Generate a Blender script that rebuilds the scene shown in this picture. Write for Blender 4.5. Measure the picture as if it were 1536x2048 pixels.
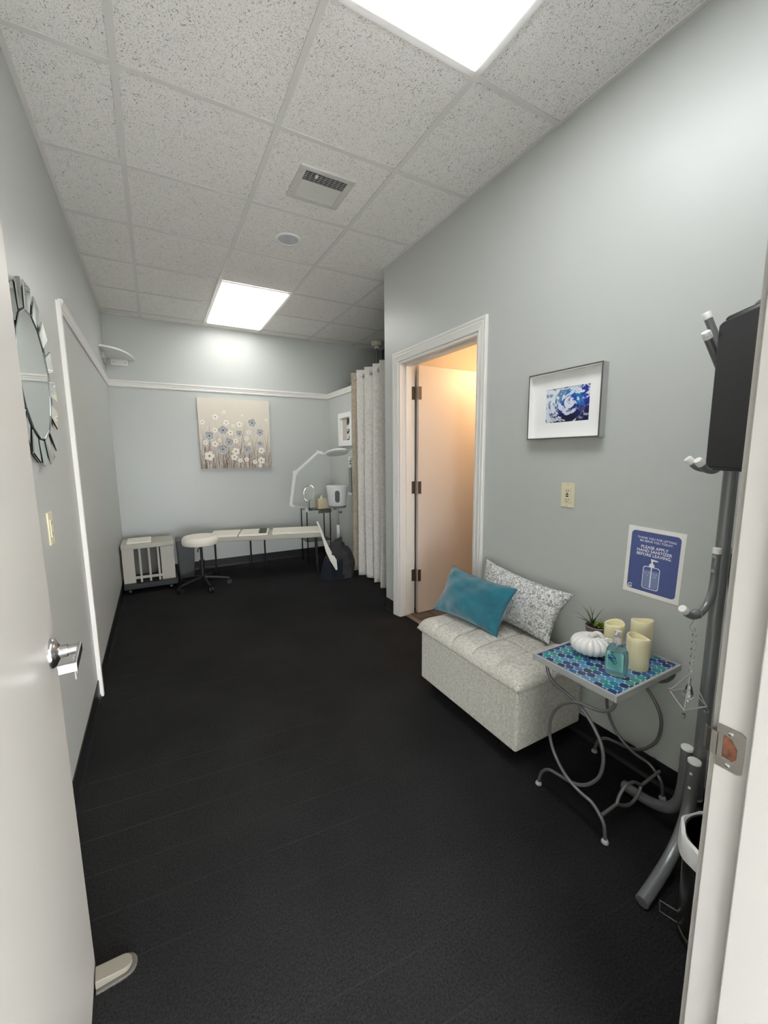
import bpy, math, random
import numpy as np
from mathutils import Vector, Matrix
random.seed(7); np.random.seed(7)
for o in list(bpy.data.objects): bpy.data.objects.remove(o)
S = bpy.context.scene; COL = S.collection
PI = math.pi; R = math.radians

# ------------------------------------------------------------------ camera
FPX = 814.635
yaw, pit, rol = 0.5084, -0.1389, -0.0081
CAM = Vector((0.368, -1.9938, 1.3319))
Fv = Vector((math.sin(yaw)*math.cos(pit), math.cos(yaw)*math.cos(pit), math.sin(pit)))
R0 = Vector((math.cos(yaw), -math.sin(yaw), 0)); U0 = R0.cross(Fv)
R2 = math.cos(rol)*R0+math.sin(rol)*U0; U2 = -math.sin(rol)*R0+math.cos(rol)*U0
cd = bpy.data.cameras.new('camera'); cam = bpy.data.objects.new('camera', cd); COL.objects.link(cam)
cd.sensor_fit = 'HORIZONTAL'; cd.sensor_width = 36; cd.lens = FPX/1536*36; cd.clip_start = 0.01
cam.matrix_world = Matrix(((R2.x, U2.x, -Fv.x, CAM.x), (R2.y, U2.y, -Fv.y, CAM.y), (R2.z, U2.z, -Fv.z, CAM.z), (0, 0, 0, 1)))
S.camera = cam
# ------------------------------------------------------------------ world, exposure, light levels
w = bpy.data.worlds.new('world'); S.world = w; w.use_nodes = True
w.node_tree.nodes['Background'].inputs[0].default_value = (.93, .96, 1, 1)
w.node_tree.nodes['Background'].inputs[1].default_value = 8.0     # daylight fill, let in by the added window behind the camera
S.view_settings.view_transform = 'Standard'; S.view_settings.look = 'None'
S.view_settings.exposure = 1.86; S.view_settings.gamma = 1.0
S.view_settings.use_curve_mapping = False
PANEL_NEAR = 2.75      # radiance of the ceiling panel over the camera end
PANEL_FAR = 2.3
HALL_FILL = 3.0  # added panel in the unseen hallway
BATH_WATTS = 6

# ------------------------------------------------------------------ room numbers (metres)
W = 2.054; B = 3.201; H = 2.781; YC = 1.0; FR = -1.738; XP = 2.43; XS = 3.25
T = 0.6096; TY = 0.6067; X1 = 0.3441

# ------------------------------------------------------------------ materials
def lin(c):
    def f(v):
        v /= 255.; return v/12.92 if v <= .04045 else ((v+.055)/1.055)**2.4
    return (f(c[0]), f(c[1]), f(c[2]), 1)
def newmat(name):
    m = bpy.data.materials.new(name); m.use_nodes = True
    nt = m.node_tree; return m, nt, nt.nodes['Principled BSDF']
def mat(name, col, rough=.5, metal=0, bump=0, bscale=200, var=0, vscale=30, emit=0, ecol=None, spec=None, trans=0, ior=1.45, coat=0, sheen=0, stretch=None, detail=3, sss=0):
    m, nt, b = newmat(name); c = lin(col)
    b.inputs['Base Color'].default_value = c; b.inputs['Roughness'].default_value = rough
    b.inputs['Metallic'].default_value = metal; b.inputs['IOR'].default_value = ior
    if spec is not None: b.inputs['Specular IOR Level'].default_value = spec
    if trans: b.inputs['Transmission Weight'].default_value = trans
    if coat: b.inputs['Coat Weight'].default_value = coat
    if sheen: b.inputs['Sheen Weight'].default_value = sheen
    if sss:
        b.inputs['Subsurface Weight'].default_value = sss; b.inputs['Subsurface Scale'].default_value = .01
    if emit:
        b.inputs['Emission Color'].default_value = lin(ecol or col); b.inputs['Emission Strength'].default_value = emit
    if bump or var:
        tc = nt.nodes.new('ShaderNodeTexCoord'); mp = nt.nodes.new('ShaderNodeMapping')
        nt.links.new(tc.outputs['Object'], mp.inputs[0])
        if stretch: mp.inputs['Scale'].default_value = stretch
    if bump:
        n = nt.nodes.new('ShaderNodeTexNoise'); n.inputs['Scale'].default_value = bscale; n.inputs['Detail'].default_value = detail
        nt.links.new(mp.outputs[0], n.inputs['Vector'])
        bp = nt.nodes.new('ShaderNodeBump'); bp.inputs['Strength'].default_value = bump; bp.inputs['Distance'].default_value = .002
        nt.links.new(n.outputs['Fac'], bp.inputs['Height']); nt.links.new(bp.outputs[0], b.inputs['Normal'])
    if var:
        n = nt.nodes.new('ShaderNodeTexNoise'); n.inputs['Scale'].default_value = vscale; n.inputs['Detail'].default_value = detail
        nt.links.new(mp.outputs[0], n.inputs['Vector'])
        rp = nt.nodes.new('ShaderNodeValToRGB'); rp.color_ramp.elements[0].position = .3; rp.color_ramp.elements[1].position = .7
        rp.color_ramp.elements[0].color = tuple(max(0, x*(1-var)) for x in c[:3])+(1,)
        rp.color_ramp.elements[1].color = tuple(min(1, x*(1+var)) for x in c[:3])+(1,)
        nt.links.new(n.outputs['Fac'], rp.inputs[0]); nt.links.new(rp.outputs[0], b.inputs['Base Color'])
    return m
M = {}
M['wall'] = mat('wall_paint', (189, 192, 188), .36, bump=.12, bscale=120, spec=.45)
M['white'] = mat('white_trim_paint', (226, 224, 219), .35)
M['door'] = mat('entrance_door_paint', (192, 188, 181), .4, bump=.04, bscale=50)
M['jamb'] = mat('scuffed_jamb_paint', (164, 161, 157), .35)
M['bathdoor'] = mat('bath_door_paint', (215, 205, 196), .45, bump=.04, bscale=90)
M['bathwall'] = mat('bath_wall_paint', (196, 182, 165), .6)
M['tee'] = mat('ceiling_grid_metal', (223, 221, 217), .4)
M['base'] = mat('vinyl_cove_base', (30, 30, 32), .4)
M['chrome'] = mat('satin_chrome', (200, 200, 202), .22, 1)
M['steel'] = mat('brushed_steel', (150, 146, 140), .35, 1)
M['rack'] = mat('grey_silver_powder_coat', (126, 128, 129), .3, .35)
M['rod'] = mat('pewter_table_rod', (118, 118, 119), .36, .35)
M['cap'] = mat('white_plastic_cap', (235, 234, 230), .4)
M['black'] = mat('black_plastic', (26, 27, 30), .42, bump=.05, bscale=300)
M['glossblack'] = mat('gloss_black_edge', (14, 14, 16), .15)
M['mirror'] = mat('mirror_glass', (225, 230, 228), .02, 1)
M['mirroredge'] = mat('mirror_bevel_edge', (150, 158, 160), .2, .8)
M['ivory'] = mat('ivory_plastic', (222, 214, 184), .35)
M['slot'] = mat('dark_slot', (30, 26, 22), .6)
M['dkwood'] = mat('dark_brown_wood', (30, 20, 17), .4)
M['hinge'] = mat('dark_hinge_metal', (105, 98, 90), .4, .8)
M['whiteplastic'] = mat('white_plastic', (226, 227, 228), .3)
M['greyplastic'] = mat('grey_plastic', (120, 121, 122), .4)
M['panelgrey'] = mat('dark_panel', (75, 75, 76), .35)
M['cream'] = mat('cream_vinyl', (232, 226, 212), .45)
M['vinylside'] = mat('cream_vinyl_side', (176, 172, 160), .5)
M['darkcloth'] = mat('dark_cloth', (52, 52, 52), .9, var=.3, vscale=12, bump=.3, bscale=60)
M['navy'] = mat('navy_cloth', (18, 24, 36), .9)
M['towel'] = mat('white_towel', (225, 222, 215), .9, bump=.3)
M['tissue'] = mat('tissue_box_card', (205, 195, 160), .7, var=.08, vscale=120)
M['paper'] = mat('sign_paper', (242, 240, 234), .55)
M['signblue'] = mat('sign_blue', (84, 96, 150), .5)
M['signlight'] = mat('sign_light_blue', (128, 142, 180), .5)
M['signwhite'] = mat('sign_white_ink', (245, 246, 252), .5)
M['ceramic'] = mat('glazed_white_ceramic', (236, 234, 230), .12, coat=.5)
M['stemcer'] = mat('glazed_stem', (222, 220, 214), .18, var=.15, vscale=90)
M['wax'] = mat('ivory_wax', (236, 228, 190), .45, bump=.15, bscale=60, sss=.15)
M['pot'] = mat('taupe_pot', (142, 130, 120), .5, var=.12, vscale=60)
M['leaf'] = mat('air_plant_leaf', (70, 96, 52), .5, var=.3, vscale=40)
M['leaf2'] = mat('succulent_leaf', (126, 140, 56), .4, var=.25, vscale=50)
M['soil'] = mat('soil', (40, 34, 28), .9)
M['liner'] = mat('white_bin_liner', (232, 232, 230), .4, bump=.4, bscale=40)
M['bin'] = mat('dark_steel_bin', (88, 86, 84), .3, .9)
M['canvasside'] = mat('canvas_edge', (205, 198, 188), .7)
M['mat'] = mat('frame_white_mat', (238, 238, 236), .6)
M['silverframe'] = mat('silver_frame', (178, 179, 178), .35, .15)
M['frameedge'] = mat('pewter_frame_edge', (105, 100, 94), .4, .4)
M['woodhole'] = mat('raw_wood_hole', (84, 50, 32), .8, var=.6, vscale=90)
M['lightframe'] = mat('light_frame', (225, 225, 220), .4)
M['speaker'] = mat('speaker_mesh', (196, 200, 204), .6, bump=.5, bscale=900)
M['grille'] = mat('vent_metal', (205, 203, 198), .4)
M['duct'] = mat('duct_dark', (38, 38, 42), .8)
M['hose'] = mat('grey_hose', (150, 152, 150), .4)
M['glasstop'] = mat('black_glass', (22, 24, 26), .06)
M['grout'] = mat('white_grout', (196, 210, 216), .35)
M['floortile'] = mat('grey_floor_tile', (88, 84, 80), .4, var=.15, vscale=14)
M['floorgrout'] = mat('grey_grout', (120, 112, 104), .8)
M['threshold'] = mat('metal_threshold', (120, 108, 98), .5)
M['clearplastic'] = mat('clear_rubber', (120, 118, 110), .25, trans=.5)
M['rubber'] = mat('grey_rubber', (124, 119, 107), .5)
M['goldbit'] = mat('amber_bead', (190, 160, 130), .2, trans=.4)
M['shelfwhite'] = mat('shelf_white', (226, 226, 222), .4)
M['emit_near'] = mat('panel_diffuser_near', (255, 255, 255), .5, emit=PANEL_NEAR, ecol=(250, 251, 255))
M['emit_far'] = mat('panel_diffuser_far', (255, 255, 255), .5, emit=PANEL_FAR, ecol=(254, 253, 250))
M['emit_hall'] = mat('added_hall_panel', (255, 255, 255), .5, emit=HALL_FILL, ecol=(255, 246, 236))
M['teal'] = mat('teal_velvet', (16, 100, 116), .75, var=.22, vscale=14, bump=.25, bscale=350, sheen=.5, detail=5)
M['tealdark'] = mat('teal_piping', (10, 84, 102), .8, sheen=.3)

def glassmat(name, col, rough=.02, ior=1.45):
    m, nt, b = newmat(name)
    b.inputs['Base Color'].default_value = lin(col); b.inputs['Roughness'].default_value = rough
    b.inputs['Transmission Weight'].default_value = 1; b.inputs['IOR'].default_value = ior
    return m
M['crystal'] = glassmat('crystal', (250, 252, 255), .0, 1.6)
M['bottle'] = glassmat('clear_bottle', (246, 252, 252), .02, 1.3)
M['gel'] = mat('blue_gel', (206, 244, 244), .12, trans=.7, ior=1.2)
M['pumpclear'] = mat('clear_pump_plastic', (225, 221, 220), .2, trans=.25)

def carpet_mat():
    m, nt, b = newmat('charcoal_carpet'); N = nt.nodes; L = nt.links
    b.inputs['Roughness'].default_value = .95; b.inputs['Specular IOR Level'].default_value = .15
    tc = N.new('ShaderNodeTexCoord')
    n = N.new('ShaderNodeTexNoise'); n.inputs['Scale'].default_value = 170; n.inputs['Detail'].default_value = 4; n.inputs['Roughness'].default_value = .8
    L.new(tc.outputs['Object'], n.inputs['Vector'])
    rp = N.new('ShaderNodeValToRGB'); e = rp.color_ramp.elements
    e[0].position = .32; e[0].color = (.0025, .0025, .003, 1); e[1].position = .72; e[1].color = (.030, .030, .0295, 1)
    L.new(n.outputs['Fac'], rp.inputs[0])
    # worn pile: broad mottling
    n2 = N.new('ShaderNodeTexNoise'); n2.inputs['Scale'].default_value = 2.2; n2.inputs['Detail'].default_value = 5
    L.new(tc.outputs['Object'], n2.inputs['Vector'])
    mr = N.new('ShaderNodeMapRange'); mr.inputs[1].default_value = .3; mr.inputs[2].default_value = .7; mr.inputs[3].default_value = .75; mr.inputs[4].default_value = 1.25
    L.new(n2.outputs['Fac'], mr.inputs[0])
    mx = N.new('ShaderNodeMix'); mx.data_type = 'RGBA'; mx.blend_type = 'MULTIPLY'; mx.inputs[0].default_value = 1
    L.new(rp.outputs[0], mx.inputs[6]); L.new(mr.outputs[0], mx.inputs[7])
    # faint seam lines of the carpet strips, 0.152 m apart, broken up by noise
    sp = N.new('ShaderNodeSeparateXYZ'); L.new(tc.outputs['Object'], sp.inputs[0])
    ad = N.new('ShaderNodeMath'); ad.operation = 'ADD'; ad.inputs[1].default_value = 30*.152+.078
    L.new(sp.outputs['Y'], ad.inputs[0])
    sk = N.new('ShaderNodeMath'); sk.operation = 'MULTIPLY_ADD'; sk.inputs[1].default_value = .09
    L.new(sp.outputs['X'], sk.inputs[0]); L.new(ad.outputs[0], sk.inputs[2])
    md = N.new('ShaderNodeMath'); md.operation = 'PINGPONG'; md.inputs[1].default_value = .076
    L.new(sk.outputs[0], md.inputs[0])
    lt = N.new('ShaderNodeMapRange'); lt.inputs[1].default_value = .0008; lt.inputs[2].default_value = .003; lt.inputs[3].default_value = 1; lt.inputs[4].default_value = 0
    L.new(md.outputs[0], lt.inputs[0])
    n3 = N.new('ShaderNodeTexNoise'); n3.inputs['Scale'].default_value = 1.6; n3.inputs['Detail'].default_value = 2
    L.new(tc.outputs['Object'], n3.inputs['Vector'])
    m3 = N.new('ShaderNodeMapRange'); m3.inputs[1].default_value = .42; m3.inputs[2].default_value = .62; m3.inputs[3].default_value = .0; m3.inputs[4].default_value = .35
    L.new(n3.outputs['Fac'], m3.inputs[0])
    fx = N.new('ShaderNodeMapRange'); fx.inputs[1].default_value = .35; fx.inputs[2].default_value = 1.15; fx.inputs[3].default_value = 1; fx.inputs[4].default_value = .22; L.new(sp.outputs['X'], fx.inputs[0])
    m4 = N.new('ShaderNodeMath'); m4.operation = 'MULTIPLY'; L.new(m3.outputs[0], m4.inputs[0]); L.new(fx.outputs[0], m4.inputs[1])
    ml = N.new('ShaderNodeMath'); ml.operation = 'MULTIPLY'; L.new(lt.outputs[0], ml.inputs[0]); L.new(m4.outputs[0], ml.inputs[1])
    mx2 = N.new('ShaderNodeMix'); mx2.data_type = 'RGBA'; L.new(ml.outputs[0], mx2.inputs[0])
    L.new(mx.outputs[2], mx2.inputs[6]); mx2.inputs[7].default_value = (.07, .07, .07, 1)
    L.new(mx2.outputs[2], b.inputs['Base Color'])
    bp = N.new('ShaderNodeBump'); bp.inputs['Strength'].default_value = .9; bp.inputs['Distance'].default_value = .004
    L.new(n.outputs['Fac'], bp.inputs['Height']); L.new(bp.outputs[0], b.inputs['Normal'])
    return m
M['carpet'] = carpet_mat()

def tile_mat():
    m, nt, b = newmat('fissured_ceiling_tile'); N = nt.nodes; L = nt.links
    b.inputs['Roughness'].default_value = .9
    g = N.new('ShaderNodeNewGeometry')
    mp = N.new('ShaderNodeMapping'); L.new(g.outputs['Position'], mp.inputs[0]); mp.inputs['Scale'].default_value = (1, .75, 1)
    n = N.new('ShaderNodeTexNoise'); n.inputs['Scale'].default_value = 88; n.inputs['Detail'].default_value = 1.5; n.inputs['Distortion'].default_value = 2.6
    L.new(mp.outputs[0], n.inputs['Vector'])
    r = N.new('ShaderNodeMapRange'); r.inputs[1].default_value = .625; r.inputs[2].default_value = .675; L.new(n.outputs['Fac'], r.inputs[0])
    n2 = N.new('ShaderNodeTexNoise'); n2.inputs['Scale'].default_value = 240; n2.inputs['Detail'].default_value = 1
    L.new(g.outputs['Position'], n2.inputs['Vector'])
    r2 = N.new('ShaderNodeMapRange'); r2.inputs[1].default_value = .60; r2.inputs[2].default_value = .70; r2.inputs[4].default_value = .6; L.new(n2.outputs['Fac'], r2.inputs[0])
    mxm = N.new('ShaderNodeMath'); mxm.operation = 'MAXIMUM'; L.new(r.outputs[0], mxm.inputs[0]); L.new(r2.outputs[0], mxm.inputs[1])
    mx = N.new('ShaderNodeMix'); mx.data_type = 'RGBA'; L.new(mxm.outputs[0], mx.inputs[0])
    mx.inputs[6].default_value = lin((244, 241, 237)); mx.inputs[7].default_value = lin((158, 155, 150))
    L.new(mx.outputs[2], b.inputs['Base Color'])
    iv = N.new('ShaderNodeMath'); iv.operation = 'SUBTRACT'; iv.inputs[0].default_value = 1; L.new(mxm.outputs[0], iv.inputs[1])
    bp = N.new('ShaderNodeBump'); bp.inputs['Strength'].default_value = .6; bp.inputs['Distance'].default_value = .002
    L.new(iv.outputs[0], bp.inputs['Height']); L.new(bp.outputs[0], b.inputs['Normal'])
    return m
M['tile'] = tile_mat()

def linen_mat(name, c0, c1, sc=1.0):
    m, nt, b = newmat(name); N = nt.nodes; L = nt.links
    b.inputs['Roughness'].default_value = .9; b.inputs['Sheen Weight'].default_value = .2
    tc = N.new('ShaderNodeTexCoord'); outs = []
    for st in ((60, 60, 420), (420, 420, 60), (220, 220, 220)):
        mp = N.new('ShaderNodeMapping'); mp.inputs['Scale'].default_value = tuple(s*sc for s in st); L.new(tc.outputs['Object'], mp.inputs[0])
        n = N.new('ShaderNodeTexNoise'); n.inputs['Scale'].default_value = 1; n.inputs['Detail'].default_value = 2; L.new(mp.outputs[0], n.inputs['Vector']); outs.append(n)
    a = N.new('ShaderNodeMath'); a.operation = 'ADD'; L.new(outs[0].outputs['Fac'], a.inputs[0]); L.new(outs[1].outputs['Fac'], a.inputs[1])
    a2 = N.new('ShaderNodeMath'); a2.operation = 'MULTIPLY_ADD'; a2.inputs[1].default_value = .6; L.new(outs[2].outputs['Fac'], a2.inputs[0]); L.new(a.outputs[0], a2.inputs[2])
    rp = N.new('ShaderNodeValToRGB'); rp.color_ramp.elements[0].position = 0; rp.color_ramp.elements[1].position = 1
    rp.color_ramp.elements[0].color = lin(c0); rp.color_ramp.elements[1].color = lin(c1)
    mr = N.new('ShaderNodeMapRange'); mr.inputs[1].default_value = 1.0; mr.inputs[2].default_value = 1.6; L.new(a2.outputs[0], mr.inputs[0])
    L.new(mr.outputs[0], rp.inputs[0]); L.new(rp.outputs[0], b.inputs['Base Color'])
    bp = N.new('ShaderNodeBump'); bp.inputs['Strength'].default_value = .35; bp.inputs['Distance'].default_value = .001
    L.new(a2.outputs[0], bp.inputs['Height']); L.new(bp.outputs[0], b.inputs['Normal'])
    return m
M['linen'] = linen_mat('oatmeal_linen', (158, 155, 144), (216, 213, 202))
M['curtain'] = linen_mat('pale_curtain_cloth', (196, 192, 186), (228, 225, 219), .5)
M['curtain_end'] = linen_mat('beige_curtain_cloth', (150, 138, 120), (182, 170, 150), .35)

def silver_mat():
    m, nt, b = newmat('silver_crinkle_fabric'); N = nt.nodes; L = nt.links
    b.inputs['Metallic'].default_value = .3; b.inputs['Roughness'].default_value = .36
    tc = N.new('ShaderNodeTexCoord')
    n = N.new('ShaderNodeTexNoise'); n.inputs['Scale'].default_value = 58; n.inputs['Detail'].default_value = 3; n.inputs['Distortion'].default_value = 2.2
    L.new(tc.outputs['Object'], n.inputs['Vector'])
    rp = N.new('ShaderNodeValToRGB'); e = rp.color_ramp.elements; e[0].position = .4; e[0].color = lin((150, 151, 152)); e[1].position = .56; e[1].color = lin((238, 238, 236))
    L.new(n.outputs['Fac'], rp.inputs[0]); L.new(rp.outputs[0], b.inputs['Base Color'])
    bp = N.new('ShaderNodeBump'); bp.inputs['Strength'].default_value = 1; bp.inputs['Distance'].default_value = .006
    L.new(n.outputs['Fac'], bp.inputs['Height']); L.new(bp.outputs[0], b.inputs['Normal'])
    return m
M['silver'] = silver_mat()
def attr_mat(name, rough=.5, spec=.3, bump=0):
    m, nt, b = newmat(name); a = nt.nodes.new('ShaderNodeAttribute'); a.attribute_name = 'Col'
    nt.links.new(a.outputs['Color'], b.inputs['Base Color']); b.inputs['Roughness'].default_value = rough; b.inputs['Specular IOR Level'].default_value = spec
    return m
M['print'] = attr_mat('printed_colour', .45); M['paint'] = attr_mat('acrylic_paint', .6)
SC = [mat('mosaic_'+n, c, .12, var=.2, vscale=120) for n, c in (('deep_blue', (42, 68, 118)), ('royal_blue', (52, 104, 158)), ('sky_blue', (84, 146, 182)), ('teal', (46, 132, 146)), ('sea_green', (62, 146, 134)), ('navy', (44, 56, 98)))]

# ------------------------------------------------------------------ mesh helpers
ORG = {}
class MB:
    def __init__(s): s.v = []; s.f = []; s.c = []
    def add(s, vs, fs, col=None):
        o = len(s.v); s.v += [tuple(p) for p in vs]; s.f += [tuple(i+o for i in f) for f in fs]
        s.c += [col]*len(fs); return s
    def box(s, x0, x1, y0, y1, z0, z1):
        return s.add([(x0, y0, z0), (x1, y0, z0), (x1, y1, z0), (x0, y1, z0), (x0, y0, z1), (x1, y0, z1), (x1, y1, z1), (x0, y1, z1)],
                     [(0, 3, 2, 1), (4, 5, 6, 7), (0, 1, 5, 4), (1, 2, 6, 5), (2, 3, 7, 6), (3, 0, 4, 7)])
    def hexa(s, low, up):   # two quads, corresponding corners
        return s.add(list(low)+list(up), [(0, 3, 2, 1), (4, 5, 6, 7), (0, 1, 5, 4), (1, 2, 6, 5), (2, 3, 7, 6), (3, 0, 4, 7)])
    def obox(s, c, ux, uy, uz, hx, hy, hz):
        c, ux, uy, uz = Vector(c), Vector(ux).normalized()*hx, Vector(uy).normalized()*hy, Vector(uz).normalized()*hz
        q = [(-1, -1), (1, -1), (1, 1), (-1, 1)]
        return s.hexa([c+a*ux+b*uy-uz for a, b in q], [c+a*ux+b*uy+uz for a, b in q])
    def tube(s, pts, r, n=10, caps=True, closed=False):
        P = [Vector(p) for p in pts]; m = len(P)
        rs = r if isinstance(r, (list, tuple)) else [r]*m
        tan = []
        for i in range(m):
            if closed: t = P[(i+1) % m]-P[i-1]
            else: t = P[min(i+1, m-1)]-P[max(i-1, 0)]
            tan.append(t.normalized())
        u = tan[0].orthogonal().normalized(); vs = []
        for i in range(m):
            u = (u-tan[i]*u.dot(tan[i])).normalized(); w_ = tan[i].cross(u)
            for k in range(n):
                a = 2*PI*k/n; vs.append(P[i]+rs[i]*(math.cos(a)*u+math.sin(a)*w_))
        fs = []
        for i in range(m if closed else m-1):
            j = (i+1) % m
            for k in range(n): fs.append((i*n+k, i*n+(k+1) % n, j*n+(k+1) % n, j*n+k))
        if caps and not closed: fs += [tuple(range(n))[::-1], tuple(range((m-1)*n, m*n))]
        return s.add(vs, fs)
    def lathe(s, prof, c=(0, 0, 0), n=24, axis='z', sx=1, sy=1, fn=None):
        vs = []; m = len(prof)
        for r, h in prof:
            for k in range(n):
                a = 2*PI*k/n; rr = r*(fn(a) if fn else 1)
                p = (rr*math.cos(a)*sx, rr*math.sin(a)*sy, h)
                if axis == 'x': p = (p[2], p[0], p[1])
                if axis == 'y': p = (p[0], p[2], p[1])
                vs.append((p[0]+c[0], p[1]+c[1], p[2]+c[2]))
        fs = [(i*n+k, i*n+(k+1) % n, (i+1)*n+(k+1) % n, (i+1)*n+k) for i in range(m-1) for k in range(n)]
        if prof[0][0] > 1e-5: fs.append(tuple(range(n))[::-1])
        if prof[-1][0] > 1e-5: fs.append(tuple(range((m-1)*n, m*n)))
        return s.add(vs, fs)
    def prism(s, poly, ext):   # poly: list of 3-D points, ext: vector
        n = len(poly); e = Vector(ext); a = [Vector(p) for p in poly]
        return s.add(a+[p+e for p in a], [tuple(range(n))[::-1], tuple(range(n, 2*n))]+[(i, (i+1) % n, n+(i+1) % n, n+i) for i in range(n)])
    def build(s, name, m, parent=None, smooth=False, bevel=0, seg=2, subsurf=0, origin=None):
        me = bpy.data.meshes.new(name)
        if parent is not None: og = ORG[parent]
        elif origin is not None: og = Vector(origin)
        else:
            a = np.array([tuple(p) for p in s.v]); lo, hi = a.min(0), a.max(0); og = Vector(((lo[0]+hi[0])/2, (lo[1]+hi[1])/2, lo[2]))
        me.from_pydata([tuple(Vector(p)-og) for p in s.v], [], s.f)
        if any(c is not None for c in s.c):
            at = me.color_attributes.new('Col', 'FLOAT_COLOR', 'CORNER'); i = 0
            buf = []
            for p, c in zip(me.polygons, s.c): buf += list(c or (1, 1, 1, 1))*len(p.vertices)
            at.data.foreach_set('color', buf)
        import bmesh as bm_
        b = bm_.new(); b.from_mesh(me); bm_.ops.recalc_face_normals(b, faces=b.faces); b.to_mesh(me); b.free()
        me.materials.append(m)
        if smooth:
            me.polygons.foreach_set('use_smooth', [True]*len(me.polygons))
            try: me.set_sharp_from_angle(angle=R(42))
            except Exception: pass
        o = bpy.data.objects.new(name, me); COL.objects.link(o); ORG[o] = og
        if parent is not None: o.parent = parent
        else: o.location = og
        if bevel:
            bv = o.modifiers.new('bevel', 'BEVEL'); bv.width = bevel; bv.segments = seg; bv.limit_method = 'ANGLE'; bv.angle_limit = R(40)
        if subsurf:
            ss = o.modifiers.new('sub', 'SUBSURF'); ss.levels = subsurf; ss.render_levels = subsurf
        return o
def B_(): return MB()
def thing(name, loc, label, cat, group=None):
    o = bpy.data.objects.new(name, None); COL.objects.link(o); o.location = loc; ORG[o] = Vector(loc); o.empty_display_size = .05
    return tag(o, label, cat, group)
def tag(o, label, cat, group=None):
    o['label'] = label; o['category'] = cat
    if group: o['group'] = group
    return o
def struct(o): o['kind'] = 'structure'; return o
def stuff(o): o['kind'] = 'stuff'; return o
def lab(o, l): o['label'] = l; return o
def spline(pts, k=6):
    P = [Vector(p) for p in pts]; out = []
    Q = [2*P[0]-P[1]]+P+[2*P[-1]-P[-2]]
    for i in range(1, len(Q)-2):
        for j in range(k):
            t = j/k; a, b, c, d = Q[i-1], Q[i], Q[i+1], Q[i+2]
            out.append(.5*((2*b)+(c-a)*t+(2*a-5*b+4*c-d)*t*t+(3*b-a-3*c+d)*t**3))
    out.append(P[-1]); return out
def text_mesh(txt, size, font_off=.0):
    cu = bpy.data.curves.new('txt', 'FONT'); cu.body = txt; cu.size = size; cu.align_x = 'CENTER'; cu.offset = font_off; cu.extrude = .0002
    cu.resolution_u = 3
    o = bpy.data.objects.new('txt', cu); COL.objects.link(o); dg = bpy.context.evaluated_depsgraph_get()
    me = bpy.data.meshes.new_from_object(o.evaluated_get(dg))
    v = [tuple(p.co) for p in me.vertices]; f = [tuple(p.vertices) for p in me.polygons]
    bpy.data.objects.remove(o); bpy.data.meshes.remove(me)
    return v, f

# ------------------------------------------------------------------ room shell
b = B_(); b.box(-.15, XS+.1, -4.2, B+.15, -.12, 0); floor = struct(b.build('floor', M['carpet'], origin=(0, 0, 0)))
# bathroom tiles on the floor beyond the threshold
b = B_(); b.box(W+.085, XS, -.6, .86, 0, .004); gr = b.build('tile_grout', M['floorgrout'], floor)
tm = None
for i, x0 in enumerate(np.arange(W+.10, XS-.1, .155)):
    for j in range(3):
        y0 = -.59+j*.61-(i % 3)*.2
        y1 = min(y0+.604, .855); y0 = max(y0, -.595)
        if y1-y0 < .05: continue
        b = B_(); b.box(x0, min(x0+.149, XS), y0, y1, .003, .009); b.build('floor_tile', M['floortile'], floor, bevel=.0015, seg=1)
b = B_(); b.prism([(W+.05, 0, 0), (W+.05, 0, .004), (W+.062, 0, .011), (W+.085, 0, .011), (W+.095, 0, .004), (W+.095, 0, 0)], (0, .88, 0))
for k in range(len(b.v)): b.v[k] = (b.v[k][0], b.v[k][1]-.11, b.v[k][2])
b.build('threshold_strip', M['threshold'], floor)

def wall(name, boxes, m='wall'):
    b = B_()
    for q in boxes: b.box(*q)
    return struct(b.build(name, M[m]))
HT = H+.12
wall('wall_left', [(-.12, 0, -1.86, B+.12, 0, HT)])
wall('wall_back', [(0, XS+.12, B, B+.12, 0, HT)])
D0, D1, DZ = -.115, .782, 2.035      # bathroom door opening
wall('wall_right', [(W, W+.13, -1.86, D0, 0, HT), (W, W+.13, D1, YC, 0, HT), (W, W+.13, D0, D1, DZ, HT)])
wall('wall_right_return', [(W+.13, XS, YC-.1, YC, 0, HT)])
wall('wall_right_partition', [(XP, XP+.11, 2.20, B, 0, 2.10)])
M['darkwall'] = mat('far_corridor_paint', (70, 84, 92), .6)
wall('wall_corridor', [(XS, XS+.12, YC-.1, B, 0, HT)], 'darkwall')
E0, E1 = .175, 1.115
wall('wall_front', [(-.0, E0-.03, FR-.12, FR, 0, HT), (E1+.03, W, FR-.12, FR, 0, HT), (E0-.03, E1+.03, FR-.12, FR, 2.07, HT)])
# bathroom inside
wall('wall_bathroom', [(W+.13, XS, .86, YC-.105, 0, 2.45), (XS, XS+.06, -.66, YC-.1, 0, 2.45), (W+.13, XS, -.66, -.6, 0, 2.45)], 'bathwall')
b = B_(); b.box(W+.13, XS, -.6, .86, 2.30, 2.36); struct(b.build('ceiling_bathroom', M['bathwall']))
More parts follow.
